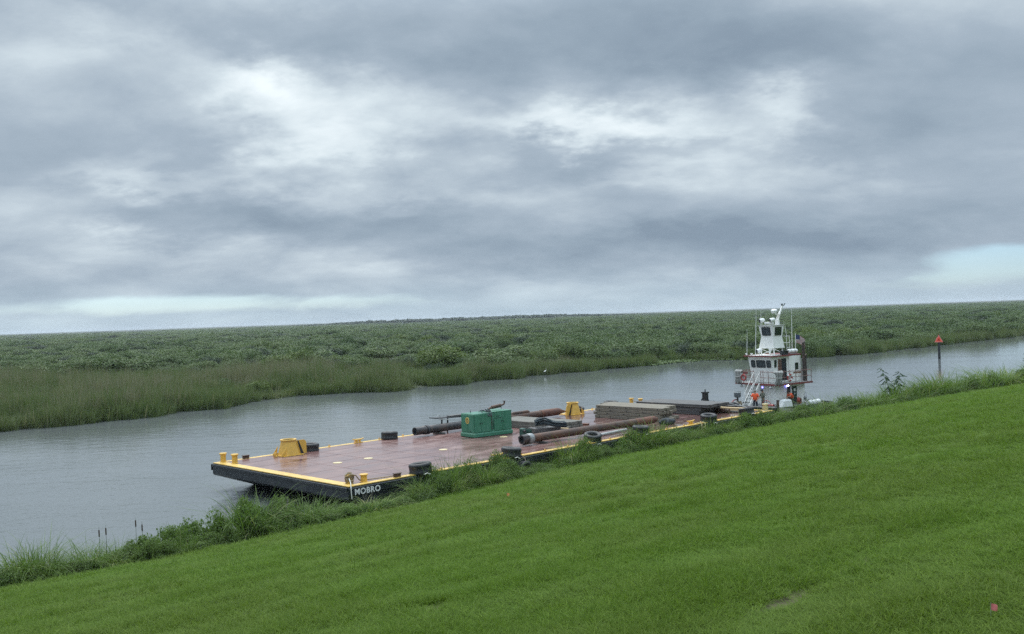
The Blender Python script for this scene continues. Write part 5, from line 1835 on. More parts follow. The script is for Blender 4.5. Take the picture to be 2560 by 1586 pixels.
def build_bird():
    x, y = xy_of(85.5, 67.6)
    th = thing('egret', 'small white egret standing at the waterline of the far reeds', 'bird', Matrix.Translation((x, y, 0.25)) @ Matrix.Rotation(R(30), 4, 'Z') @ Matrix.Scale(0.72, 4))
    m = MB()
    m.sphere((0, 0, 0.55), 0.2, 10, 8, (1.35, 0.7, 0.75), M=Euler((0, R(-25), 0)).to_matrix())
    m.tube([(0.18, 0, 0.66), (0.30, 0, 0.80), (0.24, 0, 0.93), (0.32, 0, 1.06)], [0.075, 0.04, 0.032, 0.035], 8)
    m.sphere((0.345, 0, 1.085), 0.052, 8, 6, (1.3, 0.8, 0.8))
    m.tube([(-0.22, 0, 0.5), (-0.40, 0, 0.42)], [0.08, 0.02], 6)
    m.build('body', 'egret_white', th, smooth=60)
    MB().tube([(0.38, 0, 1.085), (0.53, 0, 1.07)], [0.018, 0.004], 6).build('beak', 'beak_yellow', th)
    for yy in (-0.06, 0.06):
        MB().tube([(0, yy, 0.48), (-0.03, yy, 0.22), (0.02, yy, -0.25)], [0.016, 0.012, 0.012], 5).build('leg', 'leg_black', th)
    o = MB().tube([(0, 0, -0.4), (-0.25, 0, 0.3), (-0.5, 0.1, 0.75), (-0.45, 0.1, 1.3)], [0.05, 0.045, 0.035, 0.012], 6)
    o.tube([(-0.5, 0.1, 0.75), (-0.85, 0.2, 1.05)], [0.03, 0.01], 5)
    o = o.build('dead_branch', 'bark', None)
    x, y = xy_of(84.5, 62.0)
    o.location = (x, y, 0)
    tag(o, 'dead branch sticking out of the water off the far reeds', 'branch')


build_bird()


def build_flags():
    for x, y, z, mt, h, lab in ((4.3, 8.82, 6.81, 'flag_pink', 0.10, 'small pink survey flag low in the grass at the lower right'), (-0.47, 39.37, 2.25, 'flag_orange', 0.2, 'small orange survey flag on the grass below the tussocks')):
        th = thing('survey_flag', lab, 'flag', Matrix.Translation((x, y, z)), None)
        MB().cyl((0, 0, -0.1), (0.01, 0, h + 0.06), 0.0022 if h < 0.15 else 0.006, n=5).build('wire', 'wire', th)
        k = 1.0 if h < 0.15 else 2.0
        m = MB()
        vs, fs = [], []
        for i in range(5):
            q = i / 4
            for j in range(4):
                r_ = j / 3
                vs.append((0.012 + 0.052 * k * q, 0.012 * k * math.sin(4 * q + 2 * r_), h + 0.05 - (0.062 * r_ + 0.012 * q) * k))
        for i in range(4):
            for j in range(3):
                a = i * 4 + j
                fs.append((a, a + 1, a + 5, a + 4))
        m.add(vs, fs)
        m.build('cloth', mt, th, smooth=60)


build_flags()


# ------------------------------------------------------------------ tugboat
TUG_M = Matrix.Translation((23.40, 86.13, 0)) @ Matrix.Rotation(R(33.0), 4, 'Z')


def tm_(x, y, z=0.0, rot=0.0):
    return TUG_M @ Matrix.Translation((x, y, z)) @ Matrix.Rotation(rot, 4, 'Z')


def window(parent, c, u, v, w, h, r=0.07, proud=0.02, pane='glass', name='window'):
    """rubber frame ring with a pane set back in it; c centre, u right, v up, normal u x v outward"""
    c, u, v = Vector(c), Vector(u).normalized(), Vector(v).normalized()
    n = u.cross(v).normalized()
    fn = lambda a, b, d: c + u * a + v * b + n * d
    o = MB().ring(rrect(w, h, r), rrect(w - 0.09, h - 0.09, max(0.02, r - 0.03)), fn, 0.002, proud + 0.012).build(name, 'window_rubber', parent)
    MB().prism(rrect(w - 0.09, h - 0.09, max(0.02, r - 0.03)), fn, 0.003, proud * 0.5).build('pane', pane, o, smooth=0)
    return o


def build_tug():
    t = thing('tugboat', 'white pushing tugboat with red trimmed decks and raised wheelhouse behind the barge', 'tugboat', TUG_M)
    # hull
    plan = [(-4.6, -0.7), (-4.6, 4.4), (-4.1, 5.0), (6.3, 5.0), (6.6, 4.6), (6.6, -0.9), (6.3, -1.3), (-4.1, -1.3)]
    MB().prism(plan, lambda u, v, d: (u, v, d), -0.9, 0.66).build('hull', 'hull_black', t, bevel=0.05)
    ins = [(u * 0.985 + 0.03, (v - 1.85) * 0.97 + 1.85) for u, v in plan]
    MB().ring(plan, ins, lambda u, v, d: (u, v, d), 0.664, 0.86).build('bulwark', 'hull_black', t)
    MB().prism(ins, lambda u, v, d: (u, v, d), 0.62, 0.68).build('main_deck', 'deck_grey', t, smooth=0)
    # lower deckhouse
    W, Ln = 3.72, 3.95
    lh = MB().box(0, Ln, 0, W, 0.95, 2.74).build('lower_house', 'boat_white', t, bevel=0.04)
    MB().box(-0.04, Ln + 0.04, -0.04, W + 0.04, 0.67, 0.95).build('house_coaming', 'grey_paint', lh)
    # near side: panel painted dark as an open door's shade, and a door
    MB().box(1.46, 1.96, -0.012, 0.0, 0.95, 2.52).build('doorway_shade', 'opening_shade', lh, smooth=0)
    o = MB().box(2.18, 2.78, -0.05, -0.003, 0.92, 2.50).build('door', 'door_green', t, bevel=0.01)
    MB().box(2.36, 2.60, -0.058, -0.051, 2.05, 2.30).build('notice', 'plastic_white', o)
    MB().box(2.38, 2.58, -0.058, -0.051, 1.75, 1.90).build('notice', 'grey_paint', o)
    m = MB()
    m.ring([(1.40, 0.92), (2.02, 0.92), (2.02, 2.58), (1.40, 2.58)], [(1.46, 0.95), (1.96, 0.95), (1.96, 2.52), (1.46, 2.52)], lambda u, v, d: (u, d, v), -0.04, -0.002)
    m.build('door_frame', 'boat_white', lh)
    m = MB().cyl((2.06, -0.06, 1.5), (2.06, -0.06, 1.95), 0.018, n=6)
    m.build('grab_rail', 'steel_grey', lh)
    # upper deck
    x0, x1, y0, y1 = -0.55, 4.25, -0.62, 4.25
    zd = 2.75
    MB().box(x0, x1, y0, y1, zd, zd + 0.12).build('upper_deck', 'deck_grey', t)
    m = MB()
    m.box(x0 - 0.03, x0 - 0.001, y0 - 0.03, y1 + 0.03, zd - 0.03, zd + 0.13)
    m.box(x1 + 0.001, x1 + 0.03, y0 - 0.03, y1 + 0.03, zd - 0.03, zd + 0.13)
    m.box(x0, x1, y0 - 0.03, y0 - 0.001, zd - 0.03, zd + 0.13)
    m.box(x0, x1, y1 + 0.001, y1 + 0.03, zd - 0.03, zd + 0.13)
    m.build('deck_edge', 'boat_red', t)
    # railing: top and middle rails, posts one by one
    zt, zm = zd + 1.18, zd + 0.66
    m = MB()
    for z in (zt, zm):
        for a, b in (((x0 + 0.06, 2.05, z), (x0 + 0.06, y1 - 0.06, z)), ((x0 + 0.06, y0 + 0.06, z), (x0 + 0.06, 1.22, z)),
                     ((x0 + 0.06, y0 + 0.06, z), (x1 - 0.06, y0 + 0.06, z)), ((x1 - 0.06, y0 + 0.06, z), (x1 - 0.06, y1 - 0.06, z)), ((x0 + 0.06, y1 - 0.06, z), (x1 - 0.06, y1 - 0.06, z))):
            m.cyl(a, b, 0.028, n=6)
    rl = m.build('railing', 'rail_brown', t)
    post = MB().cyl((0, 0, 0), (0, 0, 1.18), 0.028, n=6).mesh('post', 'rail_brown')
    px = [(x0 + 0.06, y) for y in (y0 + 0.06, 0.35, 0.95, 1.22, 2.05, 2.5, 3.3, y1 - 0.06)] + [(x, y0 + 0.06) for x in (0.55, 1.3, 2.1, 2.9, 3.6, x1 - 0.06)]
    px += [(x, y1 - 0.06) for x in (0.8, 2.0, 3.2, x1 - 0.06)] + [(x1 - 0.06, y) for y in (0.5, 1.6, 2.8)]
    for x, y in px:
        o = link('post', post, rl)
        o.location = (x, y, zd + 0.121)
    # name boards on the rail
    MB().box(x0 + 0.01, x0 + 0.04, 2.75, 3.35, zt - 0.24, zt - 0.05).build('name_board', 'boat_red', t)
    MB().box(1.75, 2.75, y0 + 0.005, y0 + 0.03, zt - 0.24, zt - 0.06).build('name_board', 'door_brown', t)
    # pilot house with a front that leans out
    yb0, yb1 = 0.50, 3.10
    zb, zr = zd + 0.12, 5.28
    m = MB()
    m.hexa([(0.42, yb0, zb), (3.95, yb0, zb), (3.95, yb1, zb), (0.42, yb1, zb), (0.12, yb0, zr), (3.95, yb0, zr), (3.95, yb1 + 0.22, zr), (0.12, yb1 + 0.22, zr)])
    ph = m.build('pilot_house', 'boat_white', t, bevel=0.05, segs=2)
    MB().box(2.35, 3.98, yb0 - 0.10, yb0 + 0.4, zb, zr - 0.01).build('side_locker', 'boat_white', ph, bevel=0.03)
    fv = Vector((-0.30, 0, zr - zb)).normalized()
    fx = lambda z: 0.42 - 0.30 * (z - zb) / (zr - zb)
    for ya, yb, za, zc in ((2.46, 2.96, 4.26, 4.93), (1.24, 2.32, 4.26, 4.94), (0.60, 1.12, 4.27, 4.95)):
        zc_ = (za + zc) / 2
        window(ph, (fx(zc_) - 0.006, (ya + yb) / 2, zc_), (0, -1, 0), fv, yb - ya, zc - za, 0.10)
    window(ph, (0.66, yb0 - 0.006, 4.62), (1, 0, 0), (0.06, 0, 1), 0.28, 0.68, 0.07)
    o = MB().box(0.98, 1.40, yb0 - 0.065, yb0 - 0.022, 3.0, 5.02).build('door', 'door_brown', ph, bevel=0.012)
    MB().box(1.10, 1.28, yb0 - 0.072, yb0 - 0.066, 3.9, 4.9).build('door_pane', 'stack_brown', o)
    MB().box(1.46, 2.12, yb0 - 0.014, yb0 - 0.001, 3.05, 5.05).build('doorway_shade', 'opening_shade', ph, smooth=0)  # flat panel, its dark colour standing for the unlit inside
    MB().box(1.46, 2.12, yb0 - 0.03, yb0 - 0.015, 4.0, 4.05).build('door_bar', 'lens_dark', ph)
    window(ph, (3.36, yb0 - 0.106, 4.28), (1, 0, 0), (0, 0, 1), 0.42, 0.62, 0.03)
    # roof with a red brim
    MB().box(-0.10, 2.45, yb0 - 0.28, yb1 + 0.45, zr, zr + 0.07).build('roof', 'boat_white', ph)
    m = MB()
    m.box(-0.13, -0.10, yb0 - 0.31, yb1 + 0.48, zr - 0.03, zr + 0.10)
    m.box(-0.10, 2.45, yb0 - 0.31, yb0 - 0.28, zr - 0.03, zr + 0.10)
    m.box(-0.10, 2.45, yb1 + 0.45, yb1 + 0.48, zr - 0.03, zr + 0.10)
    m.build('roof_brim', 'boat_red', ph)
    MB().box(2.451, 4.05, yb0 - 0.12, yb1 + 0.26, zr + 0.0, zr + 0.12).build('rear_roof', 'boat_red', ph)
    # exhaust stacks at the back on the near side
    for x, y, r, ztop in ((4.08, 0.15, 0.14, 6.25), (4.40, 0.20, 0.08, 5.1)):
        o = MB().cyl((x, y, zb), (x, y, ztop), r, n=12).build('exhaust_stack', 'stack_brown', t)
        MB().tube([(x, y, ztop), (x, y, ztop + 0.1), (x + 0.14, y, ztop + 0.2)], [r * 0.8, r * 0.9, r * 0.9], 10).build('rain_cap', 'stack_brown', o)
    # raised wheelhouse on legs
    zl0, zl1 = zr + 0.07, 5.98
    for x, y in ((1.05, 0.95), (1.05, 2.45), (2.15, 0.95), (2.15, 2.45)):
        MB().cyl((x, y, zl0), (x, y, zl1 + 0.02), 0.06, n=8).build('tower_leg', 'boat_white', t)
    m = MB()
    m.beam((1.05, 2.45, zl0 + 0.05), (1.05, 0.95, zl1 - 0.05), 0.06)
    m.beam((1.05, 0.95, zl0 + 0.05), (1.05, 2.45, zl1 - 0.05), 0.05)
    m.beam((1.05, 0.95, zl1 - 0.05), (2.5, 0.95, zl0 + 0.1), 0.05)
    m.build('tower_brace', 'boat_white', t)
    zw0, zw1, zw2 = 5.98, 7.06, 8.06
    m = MB()
    lv = [(0.88, 2.38, 0.82, 2.62, zw0), (1.02, 2.24, 0.98, 2.42, zw1), (0.86, 2.40, 0.86, 2.56, zw2)]
    vs = []
    for a, b, c, d, z in lv:
        vs += [(a, c, z), (b, c, z), (b, d, z), (a, d, z)]
    m.add(vs, [(3, 2, 1, 0), (8, 9, 10, 11)] + [(4 * k + i, 4 * k + (i + 1) % 4, 4 * k + 4 + (i + 1) % 4, 4 * k + 4 + i) for k in (0, 1) for i in range(4)])
    wh = m.build('wheelhouse', 'boat_white', t, bevel=0.025, smooth=20)
    fv = Vector((0.86 - 1.02, 0, zw2 - zw1)).normalized()
    xm = (0.86 + 1.02) / 2
    window(wh, (xm - 0.01, 1.70, 7.55), (0, -1, 0), fv, 1.02, 0.78, 0.05)
    sv = Vector((0, 0.86 - 0.98, zw2 - zw1)).normalized()
    window(wh, (1.63, 0.92 - 0.01, 7.55), (1, 0, 0), sv, 0.86, 0.78, 0.05)
    MB().box(0.80, 2.46, 0.80, 2.62, zw2, zw2 + 0.05).build('wheelhouse_roof', 'grey_paint', wh)
    # lights and bar on the roof
    m = MB().box(0.95, 1.2, 0.95, 1.95, zw2 + 0.16, zw2 + 0.34).box(1.0, 1.12, 1.0, 1.06, zw2 + 0.05, zw2 + 0.17).box(1.0, 1.12, 1.85, 1.91, zw2 + 0.05, zw2 + 0.17)
    m.build('light_bar', 'plastic_white', wh, bevel=0.02)

    def searchlight(x, y, z, parent, r=0.19, dz=0.2, sc=1.0):
        rot = Matrix.Rotation(R(-100), 4, 'Y') @ Matrix.Rotation(R(0), 4, 'X')
        M = Matrix.Translation((x, y, z)) @ Matrix.Rotation(R(-18), 4, 'Z') @ rot
        o = MB().lathe([(0.0, -0.26), (r * 0.75, -0.24), (r, -0.12), (r, 0.22), (r * 0.92, 0.24)], M, 16).build('searchlight', 'plastic_white', parent)
        MB().lathe([(r * 0.9, 0.232), (r * 0.55, 0.20), (0.0, 0.18)], M, 16).build('lens', 'lens_dark', o)
        MB().cyl((x, y, z - r - dz), (x, y, z - r * 0.7), 0.035, n=8).build('stand', 'plastic_white', o)
    searchlight(0.98, 2.22, zw2 + 0.50, wh)
    searchlight(1.02, 1.02, zw2 + 0.52, wh)
    # mast with radome and small lamps
    m = MB()
    m.beam((2.30, 1.55, zw2 + 0.04), (2.30, 1.55, zw2 + 0.5), 0.34, 0.22)
    m.beam((2.30, 1.50, zw2 + 0.45), (2.95, 1.50, 9.85), 0.13, 0.13)
    m.beam((2.18, 1.62, zw2 + 0.45), (2.68, 1.60, 9.35), 0.06, 0.06)
    m.beam((2.62, 1.50, 9.05), (2.05, 1.52, 9.12), 0.10, 0.06)
    m.beam((2.50, 1.50, 8.85), (2.12, 1.52, 9.1), 0.05, 0.05)
    ms = m.build('mast', 'boat_white', wh)
    MB().lathe([(0.0, 0.42), (0.17, 0.40), (0.31, 0.28), (0.30, 0.22), (0.20, 0.0), (0.0, 0.0)], Matrix.Translation((1.92, 1.55, 9.16)), 16).build('radar_dome', 'plastic_white', ms)
    MB().box(2.88, 3.0, 1.44, 1.56, 9.82, 10.05).build('mast_lamp', 'engine_grey', ms)
    MB().cyl((3.05, 1.42, 9.85), (3.22, 1.38, 10.08), 0.05, n=8).build('mast_lamp', 'engine_grey', ms)
    # whip antennas
    for a, b, r in (((0.08, 2.3, zr + 0.1), (0.38, 2.3, 9.75), 0.034), ((0.9, 2.3, 8.1), (1.02, 2.3, 9.6), 0.022), ((-0.62 + 0.55, 3.2, zr + 0.08), (0.06, 3.2, 7.75), 0.024), ((4.0, 1.4, zr + 0.1), (4.1, 1.4, 9.75), 0.034)):
        MB().tube([a, tuple((Vector(a) + Vector(b)) / 2), b], [r, r * 0.8, r * 0.35], 6).build('antenna', 'plastic_white', t)
    # lamps and horn on the pilot house roof
    for x, y, s_ in ((0.0, 3.35, 0.09), (0.05, 2.75, 0.10)):
        o = MB().lathe([(0.0, 0.2), (s_, 0.2), (s_ * 1.1, 0.12), (s_ * 0.4, 0.08), (s_ * 0.4, 0.0)], Matrix.Translation((x, y, zr + 0.08)), 10).build('roof_lamp', 'plastic_white', ph)
    searchlight(0.30, 2.05, zr + 0.52, ph, 0.20, 0.28)
    MB().lathe([(0.03, -0.25), (0.06, 0.0), (0.20, 0.28), (0.16, 0.27), (0.0, 0.1)], Matrix.Translation((0.75, 1.15, zr + 0.42)) @ Matrix.Rotation(R(15), 4, 'Y'), 12).build('loudhailer', 'plastic_white', ph)
    # ladder cage on the near side of the wheelhouse
    m = MB()
    for x in (2.55, 2.95):
        m.cyl((x, 0.75, zl0), (x, 0.75, 7.1 if x < 2.7 else 7.05), 0.025, n=6)
    m.cyl((2.45, 0.8, 7.9), (2.55, 0.75, 7.1), 0.025, n=6)
    for z in (6.0, 6.45, 7.05):
        m.cyl((2.55, 0.75, z), (2.95, 0.75, z), 0.025, n=6)
    m.cyl((2.2, 0.85, 7.05), (2.55, 0.75, 7.05), 0.025, n=6)
    m.cyl((2.2, 0.85, 6.45), (2.55, 0.75, 6.45), 0.025, n=6)
    m.build('tower_ladder', 'boat_white', t)
    # stair from the foredeck to the gap in the rail
    sa, sb = Vector((x0 - 0.05, 0, zd + 0.1)), Vector((-2.15, 0, 0.75))
    st_ = thing_part('stair', t)
    for y in (1.30, 1.98):
        o = MB().beam(sa + Vector((0, y, 0)), sb + Vector((0, y, 0)), 0.05, 0.16).build('stringer', 'boat_white', st_)
        m = MB().tube([sa + Vector((0.05, y, 1.0)), sa + Vector((-0.1, y, 0.85)), sb + Vector((0.0, y, 0.85)), sb + Vector((-0.02, y, 0.02))], 0.024, 6)
        m.build('handrail', 'boat_white', st_)
    tr = MB().box(-0.12, 0.12, 1.33, 1.95, -0.02, 0.02).mesh('tread', 'door_green')
    for i in range(7):
        q = (i + 0.6) / 7.4
        o = link('tread', tr, st_)
        o.location = sa.lerp(sb, q)
    # work lamps hung under the deck edge, and a lit blue lamp
    for x, y in ((x0 + 0.02, 3.55), (x0 + 0.02, 0.05)):
        o = MB().lathe([(0.02, 0.0), (0.12, -0.08), (0.14, -0.22), (0.10, -0.26), (0.0, -0.27)], Matrix.Translation((x, y, zd - 0.03)), 10).build('deck_lamp', 'engine_grey', t)
        MB().lathe([(0.10, -0.12), (0.12, -0.16), (0.10, -0.20)], Matrix.Translation((x - 0.04, y - 0.03, zd - 0.03)), 8).build('lens', 'plastic_white', o)
    o = MB().sphere((1.52, -0.16, 2.62), 0.055, 8, 6).build('lamp_and_glint', 'lamp_white', t)
    MB().sphere((1.38, -0.10, 2.58), 0.05, 8, 6, (1.5, 1, 1)).build('glow_strip', 'lamp_glint_blue', o)
    MB().box(-0.02, -0.004, 1.45, 1.58, 2.44, 2.54).build('lamp_and_glint', 'lamp_glint_blue', t)  # glowing plate painted in for a small bluish reflection
    # cleats and rub rail
    MB().box(-4.5, 6.4, -1.38, -1.301, 0.42, 0.60).build('rub_rail', 'rubber', t, bevel=0.02)
    # roof gear: raft canister and tub
    o = MB().lathe([(0.0, -0.62), (0.17, -0.60), (0.2, -0.5), (0.2, 0.5), (0.17, 0.60), (0.0, 0.62)], Matrix.Translation((3.35, 0.85, zr + 0.36)) @ Matrix.Rotation(R(90), 4, 'Y'), 14).build('life_raft', 'plastic_white', t)
    MB().box(2.95, 3.75, 0.68, 1.02, zr + 0.12, zr + 0.2).build('cradle', 'steel_grey', o)
    m = MB()
    for x in (3.1, 3.6):
        m.lathe([(0.204, -0.02), (0.204, 0.02)], Matrix.Translation((x, 0.85, zr + 0.36)) @ Matrix.Rotation(R(90), 4, 'Y'), 14)
    m.build('strap', 'engine_grey', o)
    return t


def thing_part(name, parent):
    o = bpy.data.objects.new(name, None)
    COL.objects.link(o)
    o.parent = parent
    return o


TUG = build_tug()


def build_tug_gear():
    zr, zd = 5.28, 2.75
    o = MB().lathe([(0.0, 0.02), (0.34, 0.0), (0.42, 0.36), (0.45, 0.38), (0.40, 0.38), (0.33, 0.06), (0.0, 0.06)], n=20).build('tub', 'black_steel', None)
    o.matrix_world = tm_(2.45 - 0.35, 0.72, zr + 0.072)
    tag(o, 'dark round tub on the roof below the raised wheelhouse', 'tub')
    # life ring on the near rail
    M = Matrix.Translation((0, 0, 0)) @ Matrix.Rotation(R(90), 4, 'X')
    r = thing('life_ring', 'red and white life ring hanging on the near rail of the upper deck', 'life ring', tm_(1.18, -0.66, zd + 0.62))
    MB().lathe([(0.27 + 0.085 * math.cos(a), 0.075 * math.sin(a)) for a in np.linspace(0, 6.283, 9)[:-1]], M, 24, closed=True).build('ring', 'ring_red', r)
    m = MB()
    for a in (45, 135, 225, 315):
        c = Vector((0.27 * math.cos(R(a)), 0, 0.27 * math.sin(R(a))))
        m.lathe([(0.095, -0.06), (0.095, 0.06)], Matrix.Translation(c) @ Matrix.Rotation(R(90 - a), 4, 'Y') @ Matrix.Rotation(R(90), 4, 'Y'), 10)
    m.build('band', 'plastic_white', r)
    o = thing('life_ring', 'red life ring seen edge on beside the left rope hank', 'life ring', tm_(-0.66, 3.15, zd + 0.62, R(-90)))
    MB().lathe([(0.25 + 0.08 * math.cos(a), 0.07 * math.sin(a)) for a in np.linspace(0, 6.283, 9)[:-1]], M, 24, closed=True).build('ring', 'ring_red', o)
    # hanks of grey rope over the rail
    for (x, y, rot, lab) in ((-0.58, 3.75, -90, 'thick hank of grey rope over the far front corner of the rail'), (-0.30, -0.66, -35, 'thick hank of grey rope over the near front corner of the rail')):
        m = MB()
        g = random.Random(int(x * 100))
        for k in range(15):
            f = 2 * k / 14 - 1
            u = 0.38 * f
            d_ = -0.06 - g.uniform(0.0, 0.16)
            lo_ = g.uniform(-0.16, 0.10)
            m.tube([(u * 0.9, 0.10, 0.95), (u, 0.0, 1.20 + g.uniform(-0.03, 0.03)), (u * 0.98, d_ - 0.05, 1.08), (u * 0.55 + g.uniform(-0.03, 0.03), d_ - 0.08, 0.56),
                    (u * 0.95 + g.uniform(-0.05, 0.05), d_ - 0.04, 0.12 + lo_), (u * 0.8, d_ + 0.05, lo_), (u * 0.45, 0.04, 0.5)], g.uniform(0.028, 0.042), 5)
        m.tube([(-0.27, 0.0, 0.56), (-0.24, -0.30, 0.57), (0.24, -0.30, 0.57), (0.27, 0.0, 0.56)], 0.04, 6)
        o = m.build('rope_hank', 'rope_grey', None)
        o.matrix_world = tm_(x, y, zd + 0.10, R(rot))
        tag(o, lab, 'rope')
    # flag at the stern of the pilot house roof
    f = thing('flag', 'striped red white and blue flag on a short staff behind the pilot house', 'flag', tm_(3.95, 0.95, zr + 0.12))
    MB().cyl((0, 0, 0), (0.05, 0, 1.85), 0.025, n=6).build('staff', 'plastic_white', f)
    nx, nz = 14, 13
    wd, ht = 1.35, 0.78

    def flagp(i, j):
        q = i / nx
        return (0.08 + wd * q * 0.93, 0.08 * math.sin(7 * q) * q - 0.05 * q, 1.72 - ht * j / nz - 0.40 * q * q - 0.1 * q + 0.03 * math.sin(6 * q))
    vs = [flagp(i, j) for i in range(nx + 1) for j in range(nz + 1)]
    m = MB()
    fr, fw, fb = [], [], []
    for i in range(nx):
        for j in range(nz):
            a = i * (nz + 1) + j
            q = (a, a + 1, a + nz + 2, a + nz + 1)
            (fb if (i < nx * 0.42 and j < 7) else (fr if j % 2 == 0 else fw)).append(q)
    m.add(vs, fr, 0)
    o0 = 0
    m.f += fw + fb
    m.mi += [1] * len(fw) + [2] * len(fb)
    m.build('cloth', ['flag_red', 'flag_white', 'flag_blue'], f, smooth=60)
    # white dock box with sloping lid in front of the house
    b = thing('dock_box', 'white fibreglass deck box beside the bending crewman', 'box', tm_(0.15, -0.85, 0.69, R(-4)))
    m = MB()
    m.hexa([(-0.55, -0.32, 0.12), (0.75, -0.32, 0.12), (0.75, 0.32, 0.12), (-0.55, 0.32, 0.12), (-0.35, -0.28, 0.62), (0.66, -0.28, 0.62), (0.66, 0.28, 0.62), (-0.35, 0.28, 0.62)])
    m.build('body', 'plastic_white', b, bevel=0.04, segs=2)
    m = MB()
    m.hexa([(-0.36, -0.30, 0.625), (0.68, -0.30, 0.625), (0.68, 0.30, 0.625), (-0.36, 0.30, 0.625), (-0.15, -0.2, 0.82), (0.55, -0.2, 0.82), (0.55, 0.2, 0.82), (-0.15, 0.2, 0.82)])
    m.build('lid', 'plastic_white', b, bevel=0.03, segs=2)
    MB().box(-0.5, 0.7, -0.28, 0.28, 0.0, 0.12).build('base', 'grey_paint', b)
    # hose reel towards the stern
    h = thing('hose_reel', 'upright hose reel with silver hub and dark rim near the stern of the tugboat', 'reel', tm_(2.98, -0.80, 0.69, R(40)))
    M = Matrix.Translation((0, 0, 0.72)) @ Matrix.Rotation(R(90), 4, 'X')
    MB().lathe([(0.46, -0.10), (0.56, -0.10), (0.56, -0.06), (0.46, -0.06)], M, 24, closed=True).build('rim', 'black_steel', h)
    MB().lathe([(0.46, 0.06), (0.56, 0.06), (0.56, 0.10), (0.46, 0.10)], M, 24, closed=True).build('rim', 'black_steel', h)
    m = MB()
    for k in range(6):
        a = R(60 * k)
        for y in (-0.08, 0.08):
            m.beam((0, y, 0.72), (0.48 * math.cos(a), y, 0.72 + 0.48 * math.sin(a)), 0.04, 0.03)
    m.cyl((0, -0.14, 0.72), (0, 0.14, 0.72), 0.12, n=12)
    m.build('spokes', 'steel_grey', h)
    m = MB()
    for sx in (-0.32, 0.32):
        m.beam((sx, -0.16, 0.0), (0, -0.14, 0.72), 0.05)
        m.beam((sx, 0.16, 0.0), (0, 0.14, 0.72), 0.05)
    m.build('stand', 'plastic_white', h)
    o = thing('hose_coil', 'faded red hose coil hung beside the hose reel', 'hose', tm_(2.42, -0.6, 0.95, R(20)))
    m = MB()
    for k in range(4):
        m.lathe([(0.30 - 0.02 * k + 0.035 * math.cos(a), 0.06 * k - 0.09 + 0.035 * math.sin(a)) for a in np.linspace(0, 6.283, 7)[:-1]], Matrix.Translation((0, 0, 0.25)) @ Matrix.Rotation(R(90), 4, 'X'), 20, closed=True)
    m.build('coil', 'ring_red', o)
    MB().beam((0, 0.12, -0.26), (0, 0.12, 0.6), 0.05).build('hanger', 'black_steel', o)
    m = MB()
    for i in range(6):
        m.sphere((0.22 * i - 0.5, 0.08 * math.sin(i * 2), 0.24 + 0.05 * math.sin(i * 3)), 0.27, 9, 6, (1.1, 0.9, 0.85))
    o = m.build('white_sack', 'plastic_white', None, smooth=60)
    o.matrix_world = tm_(4.35, -0.6, 0.69)
    tag(o, 'bulging white sack on deck behind the hose reel', 'sack')
    # yellowish engine with a grey tank at the foot of the stair
    e = thing('deck_engine', 'tan deck engine with grey drum on top at the foot of the tugboat stair', 'engine', tm_(-2.35, 2.45, 0.69, R(10)))
    MB().box(-0.9, 0.9, -0.4, 0.4, 0, 0.14).build('bed', 'black_steel', e)
    m = MB().box(-0.7, 0.5, -0.28, 0.28, 0.14, 0.5)
    m.cyl((-0.9, 0, 0.36), (0.65, 0, 0.36), 0.17, n=10)
    for i in range(5):
        m.cyl((-0.55 + 0.25 * i, -0.1, 0.45), (-0.55 + 0.25 * i, -0.1, 0.66), 0.07, n=8)
    m.build('block', 'engine_tan', e, bevel=0.02)
    MB().tube([(-0.6, 0.15, 0.6), (-0.2, 0.15, 0.78), (0.4, 0.15, 0.78)], 0.05, 8).build('pipework', 'machine_red', e)
    o = MB().lathe([(0.0, 0.34), (0.27, 0.32), (0.32, 0.22), (0.32, -0.14), (0.24, -0.26), (0.0, -0.28)], Matrix.Translation((0.12, 0, 1.25)), 16).build('drum', 'engine_grey', e)
    MB().cyl((0.12, 0, 0.6), (0.12, 0, 1.0), 0.08, n=8).build('drum_post', 'black_steel', o)
    MB().lathe([(0.325, 0.20), (0.335, 0.24), (0.325, 0.28)], Matrix.Translation((0.12, 0, 1.25)), 16).build('drum_lip', 'plastic_white', o)
    o = MB().lathe([(0, 0.02), (0.2, 0.0), (0.24, 0.5), (0.22, 0.52), (0.0, 0.52)], n=14).build('bucket', 'plastic_white', None)
    o.matrix_world = tm_(-3.4, 1.35, 0.69)
    tag(o, 'white bucket beside the standing crewman in orange', 'bucket')


build_tug_gear()


